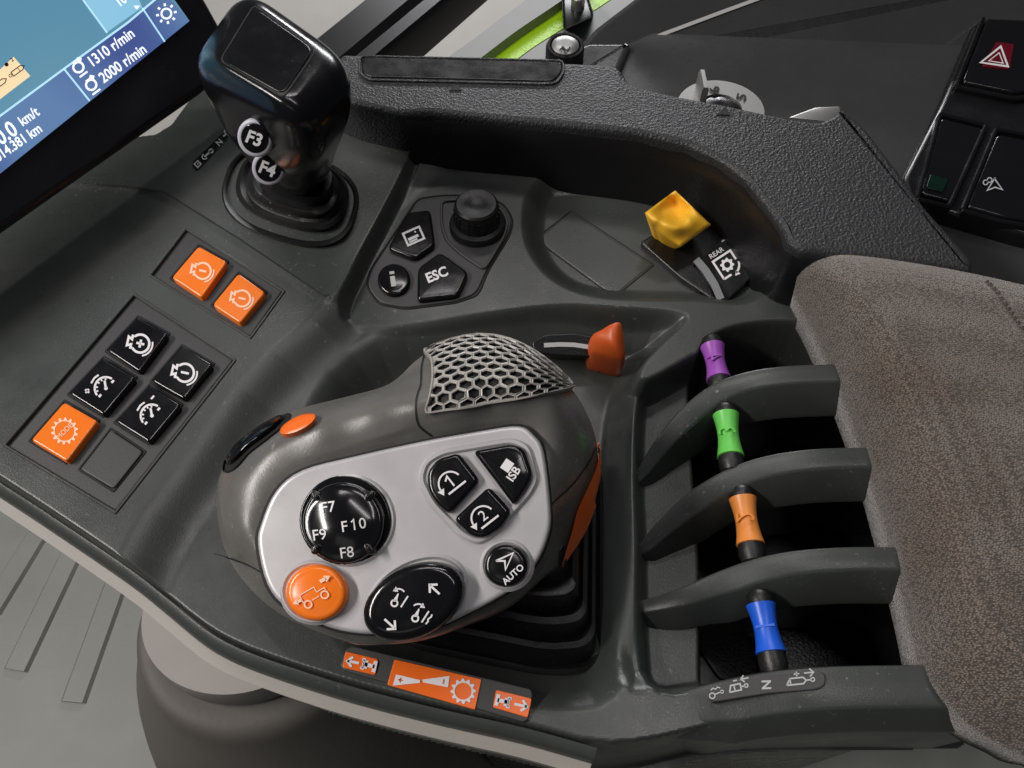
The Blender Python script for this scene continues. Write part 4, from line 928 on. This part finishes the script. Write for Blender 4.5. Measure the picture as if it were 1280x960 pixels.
for x, y in ((98, 84), (114, 106)): q.at(x, y, 1, 36).arc(0, 0, 6.5, 0, 360, 2.6, 16).line([(-6, -11), (6, -11)], 2.4).line([(4, 5), (8, 9)], 6).line([(-3, 7), (3, 7)], 3)
q.at(208, 17, 1, 0).arc(0, 0, 6.2, 0, 360, 2.4, 18)
for k in range(8): a = math.radians(45 * k + 10); q.line([(9.5 * math.cos(a), 9.5 * math.sin(a)), (13 * math.cos(a), 13 * math.sin(a))], 2.8)
q.at(171, 9, 1, 0).fill([(-4, 2), (4, 2), (0, -3)]); q.build('screen_text', 'screen white', scr)
q = Print(SC, .0013).at(22, 88, 1, 36).line([(-8, -3), (6, -3), (10, 0), (6, 3), (-8, 3)], 1.2, True).line([(2, -3), (2, 3)], .8).arc(-11, 0, 2, 0, 360, .9, 8)
q.at(10, 83, 1, 36).disc(0, 3, 2.6, 12).text('2', 9, 4, 7, 0, .02); q.at(2, 104, 1, 36).line([(-8, -2), (4, -2), (8, 1), (4, 4), (-8, 4)], 1.2, True); q.build('screen_symbol', 'screen ink', scr)

# ------------------------------------------------------------------ background: side trim, switches, dial, socket
SZ = -.06; SP = flat(SZ)
side = thing('side_console', 'dark grey side trim panel with rocker switches beyond the console', 'side panel', P(1100, 180, SZ - .05))
prism('panel', [(690, 170), (735, 76), (830, 30), (1190, 34), (1500, 40), (1600, 560), (1200, 470), (1000, 300)], SP, 0, -.03, 'sidep', side, .004, 8)
a0, a1 = P(720, 92, SZ), P(1500, 52, SZ)
wall = Plane(P(1000, 49, SZ), (-.05, -.75, .66))
prism('upper_panel', [(690, 100), (740, 92), (830, 62), (1000, 64), (1500, 70), (1500, -70), (870, -70), (800, -6), (745, 36)], wall, .0, -.03, 'sidep', side, .003, 4)
px_line(wall, [(756, 72), (830, 42), (905, 14), (965, -8)], 4.5, 'seal_strip', 'seal', side, .001)
prism('switch_bank', [(1236, -60), (1229, 0), (1176, 128), (1128, 222), (1135, 250), (1280, 292), (1500, 340), (1500, -60)], SP, .010, -.01, 'satin', side, .003, 8)
def rocker(poly, label, lower=None):
    frame('switch_frame', poly, SP, .0028, .0135, .006, 'gloss', side, 6, rnd=.3)
    cx = sum(p[0] for p in poly) / len(poly); cy = sum(p[1] for p in poly) / len(poly)
    return prism('rocker_switch', [((a - cx) * .86 + cx, (b - cy) * .86 + cy) for a, b in poly], SP, .0125, .004, 'gloss', side, .0015, 6, label=label)
rk = rocker([(1243, -20), (1300, -20), (1320, 118), (1270, 124), (1192, 108)], 'black rocker switch with red hazard triangle')
prism('lens', [(1246, 52), (1268, 55), (1262, 86), (1228, 82)], SP, .0134, .010, 'redglass', rk, .0003, 2)
Print(SP, .0137).at(0, 0).line([(1251, -58), (1226, -78), (1260, -83)], 2.4, True).line([(1249, -66), (1236, -76), (1254, -79)], 1.3, True).build('legend', 'white', rk)
rk = rocker([(1174, 138), (1238, 154), (1190, 260), (1144, 248)], 'black blank rocker switch with dim green lens')
prism('lens', [(1163, 218), (1186, 224), (1178, 240), (1158, 234)], SP, .0134, .010, 'greenglass', rk, .0003, 2)
rk = rocker([(1244, 157), (1300, 168), (1300, 285), (1252, 277), (1200, 262)], 'black rocker switch with pale steering arrow symbol')
q = Print(SP, .0132).at(1240, 231, 1, 0).line([(3, 8), (13, -6), (4, -3), (-6, -7), (4, 9)], 1.8).arc(-8, 3, 3, 0, 360, 1.3, 10).arc(-3, 6, 3, 0, 360, 1.3, 10); q.build('legend', 'lgrey', rk)
# numbered thumb dial
dz = -.012; dc = P(894, 160, dz)
dial = thing('thumb_dial', 'silver numbered thumb dial with pointer tab behind the trim rail', 'dial', dc - V((0, 0, .05)))
dr = (P(948, 160, dz) - dc).length
dsk = lathe('wheel', [(dr * .98, -.05), (dr * .98, 0), (dr, .002), (dr, .011), (dr * .97, .0125), (dr * .48, .0125), (dr * .46, .009), (dr * .3, .008)], dc, (0, 0, 1), 'metal', dial, 64)
lathe('hub', [(dr * .47, .008), (dr * .47, .0115), (dr * .42, .0120), (dr * .2, .0120)], dc, (0, 0, 1), 'satin', dial, 48)
tb = P(876, 116, dz + .012); tb.z = dz
tab = obj('pointer_tab', *loft([[tb + V((sx * w, sy * .007, h)) for sx, sy in ((-1, -1), (1, -1), (1, 1), (-1, 1))] for w, h in ((.0017, .008), (.0017, .019), (.0010, .0205))], True), 'metal', dial, 30)
DPk = flat(dz + .0128)
Print(DPk, .0002).at(893, 112, 1, 95).text('6', 0, 0, 17, 0, .03).at(927, 121, 1, 75).text('5', 0, 0, 17, 0, .03).build('legend', 'dark', dsk)
clip = thing('metal_clip', 'small silver clip at the outer edge of the trim rail', 'clip', P(1025, 150, .0))
poly_mesh('plate', [P(a, b, z) for z in (.012, .024) for a, b in ((985, 147), (1020, 134), (1050, 133), (1052, 142), (1035, 152))], [(0, 1, 2, 3, 4), (5, 6, 7, 8, 9)] + [(i, (i + 1) % 5, 5 + (i + 1) % 5, 5 + i) for i in range(5)], 'metal', clip, .0008, 2)
sc_ = P(706, 66, -.05)
sock = thing('socket_cap', 'round metal rimmed socket cap behind the rail insert', 'socket', sc_ - V((0, 0, .02)))
rr = (P(730, 66, -.05) - sc_).length
c1 = lathe('rim', [(rr * 1.0, -.02), (rr, .004), (rr * .93, .006), (rr * .80, .006), (rr * .78, .003)], sc_, (0, -.1, 1), 'satin', sock, 40)
c2 = lathe('cap', [(rr * .7, .002), (rr * .7, .006), (rr * .5, .0075), (rr * .2, .0075)], sc_, (0, -.1, 1), 'metal', sock, 40)
Print(flat(-.05), .0079).at(706, 61, 1, 10).line([(-7, -1), (-2, 3), (2, -3), (7, 1)], 2).build('cap_mark', 'dark', c2)
prism('socket_base', [(675, 90), (690, 70), (735, 52), (790, 52), (770, 100), (740, 130), (660, 130)], flat(-.055), 0, -.04, 'sidep', side, .004, 6)

# cab frame bars, fender and ground outside
bar = thing('cab_frame', 'black diagonal cab frame bars beside the shift lever', 'frame', P(440, 80, -.5))
for (a, b, w) in (((395, 100), (585, -60), .026), ((440, 110), (640, -60), .010)):
    A, B = P(*a, -.22), P(*b, -.22)
    t = (B - A).normalized(); s = V((t.y, -t.x, 0))
    sec = [(-w, -.02), (-w, .012), (-w * .7, .02), (w * .7, .02), (w, .012), (w, -.02)]
    vs = [p + s * x + V((0, 0, z)) for p in (A, B) for x, z in sec]
    obj('bar', vs, [(i, (i + 1) % 6, 6 + (i + 1) % 6, 6 + i) for i in range(6)] + [(0, 1, 2, 3, 4, 5), (6, 7, 8, 9, 10, 11)], 'steel', bar, 30)
fen = thing('fender', 'grey wheel fender with lime green strip outside the cab', 'fender', P(650, 60, -.9))
def strip(name, L_, R_, z, m):
    A = [P(a, b, z) for a, b in catmull(L_, 5)]; B = [P(a, b, z) for a, b in catmull(R_, 5)]; n = len(A)
    vs = A + B + [p - V((0, 0, .05)) for p in A] + [p - V((0, 0, .05)) for p in B]
    fs = [(i, i + 1, n + i + 1, n + i) for i in range(n - 1)] + [(i, i + 1, 2 * n + i + 1, 2 * n + i) for i in range(n - 1)] + [(n + i, n + i + 1, 3 * n + i + 1, 3 * n + i) for i in range(n - 1)]
    return obj(name, vs, fs, m, fen, 40)
strip('outer_edge', [(480, 125), (562, 70), (610, 35), (660, -2), (740, -60)], [(538, 120), (604, 70), (648, 37), (700, 2), (788, -60)], -.60, 'fgrey')
strip('lime_panel', [(540, 120), (606, 69), (650, 37), (702, 2), (790, -60)], [(590, 120), (655, 67), (700, 38), (750, 8), (850, -60)], -.62, 'lime')
strip('inner_edge', [(591, 122), (656, 68), (701, 39), (751, 9), (850, -60)], [(650, 122), (700, 72), (745, 42), (800, 5), (900, -60)], -.60, 'fgrey')
clampo = thing('hose_clamp', 'black clamp block on the lime green fender strip', 'clamp', P(722, 20, -.62))
vs = [P(a, b, z) for z in (-.62, -.54) for a, b in ((704, 38), (702, -6), (735, -6), (743, 20))]
poly_mesh('block', vs, [(0, 1, 2, 3), (4, 5, 6, 7), (0, 1, 5, 4), (1, 2, 6, 5), (2, 3, 7, 6), (3, 0, 4, 7)], 'steel', clampo, .006, 2)
lathe('bolt', [(.012, 0), (.012, .02), (.008, .024)], P(722, 10, -.54), (0, 0, 1), 'metal', clampo, 16)
def sheet(name, pts, m):
    o = obj(name, pts, [tuple(range(len(pts)))], m, None, None, flatshade=True); o['kind'] = 'structure'; return o
sheet('ground', [V((-4, .2, -1.45)), V((6, .2, -1.45)), V((6, 9, -1.45)), V((-4, 9, -1.45))], 'ground')
fl_ = sheet('floor', [V((-1.4, -1.0, -.55)), V((1.2, -1.0, -.55)), V((1.2, .25, -.55)), V((-1.4, .25, -.55))], 'floor')
FPn = flat(-.55)
for (x0, y0, x1, y1) in ((84, 705, 20, 838), (140, 745, 92, 878), (34, 690, -12, 765)):
    A, B = P(x0, y0, -.55), P(x1, y1, -.55); t = (B - A).normalized(); s = V((t.y, -t.x, 0)); A = A - t * .1
    sec = [(-.013, 0), (-.010, .0032), (.010, .0032), (.013, 0)]
    vs = [p + s * x + V((0, 0, z)) for p in (A, B) for x, z in sec]
    obj('mat_ridge', vs, [(i, i + 1, 5 + i, 4 + i) for i in range(3)] + [(0, 1, 2, 3), (4, 5, 6, 7)], 'floor', fl_, 30)
ped = thing('seat_pedestal', 'grey rounded pedestal on the cab floor below the console', 'pedestal', P(300, 900, -.55))
pc1 = P(312, 772, -.2)
def pring(c, rx, ry, z, n=64): return [V((c.x + rx * math.cos(2 * math.pi * k / n), c.y + ry * math.sin(2 * math.pi * k / n), z)) for k in range(n)]
obj('upper_cover', *loft([pring(pc1, .0545, .046, -.203), pring(pc1, .056, .048, -.2), pring(pc1, .054, .046, -.18)], True, True), 'pedl', ped, 40)
obj('lower_cover', *loft(cat_rings([pring(pc1 + V((.03, -.01, 0)), .19, .17, -.549), pring(pc1 + V((.02, -.005, 0)), .155, .14, -.42), pring(pc1 + V((.01, 0, 0)), .11, .10, -.29), pring(pc1 + V((.004, 0, 0)), .076, .072, -.225), pring(pc1, .066, .062, -.206), pring(pc1, .05, .045, -.2045)], 5), True, True), 'pedd', ped, 60)
base = thing('armrest_support', 'dark bracket and base under the console beside the pedestal', 'support', P(700, 940, -.55))
vs = [V((x, y, z)) for z in (-.55, -.062) for x, y in ((-.02, -.10), (.22, -.10), (.22, .10), (-.02, .10))]
poly_mesh('column', vs, [(0, 1, 2, 3), (4, 5, 6, 7), (0, 1, 5, 4), (1, 2, 6, 5), (2, 3, 7, 6), (3, 0, 4, 7)], 'satin', base, .012, 3)
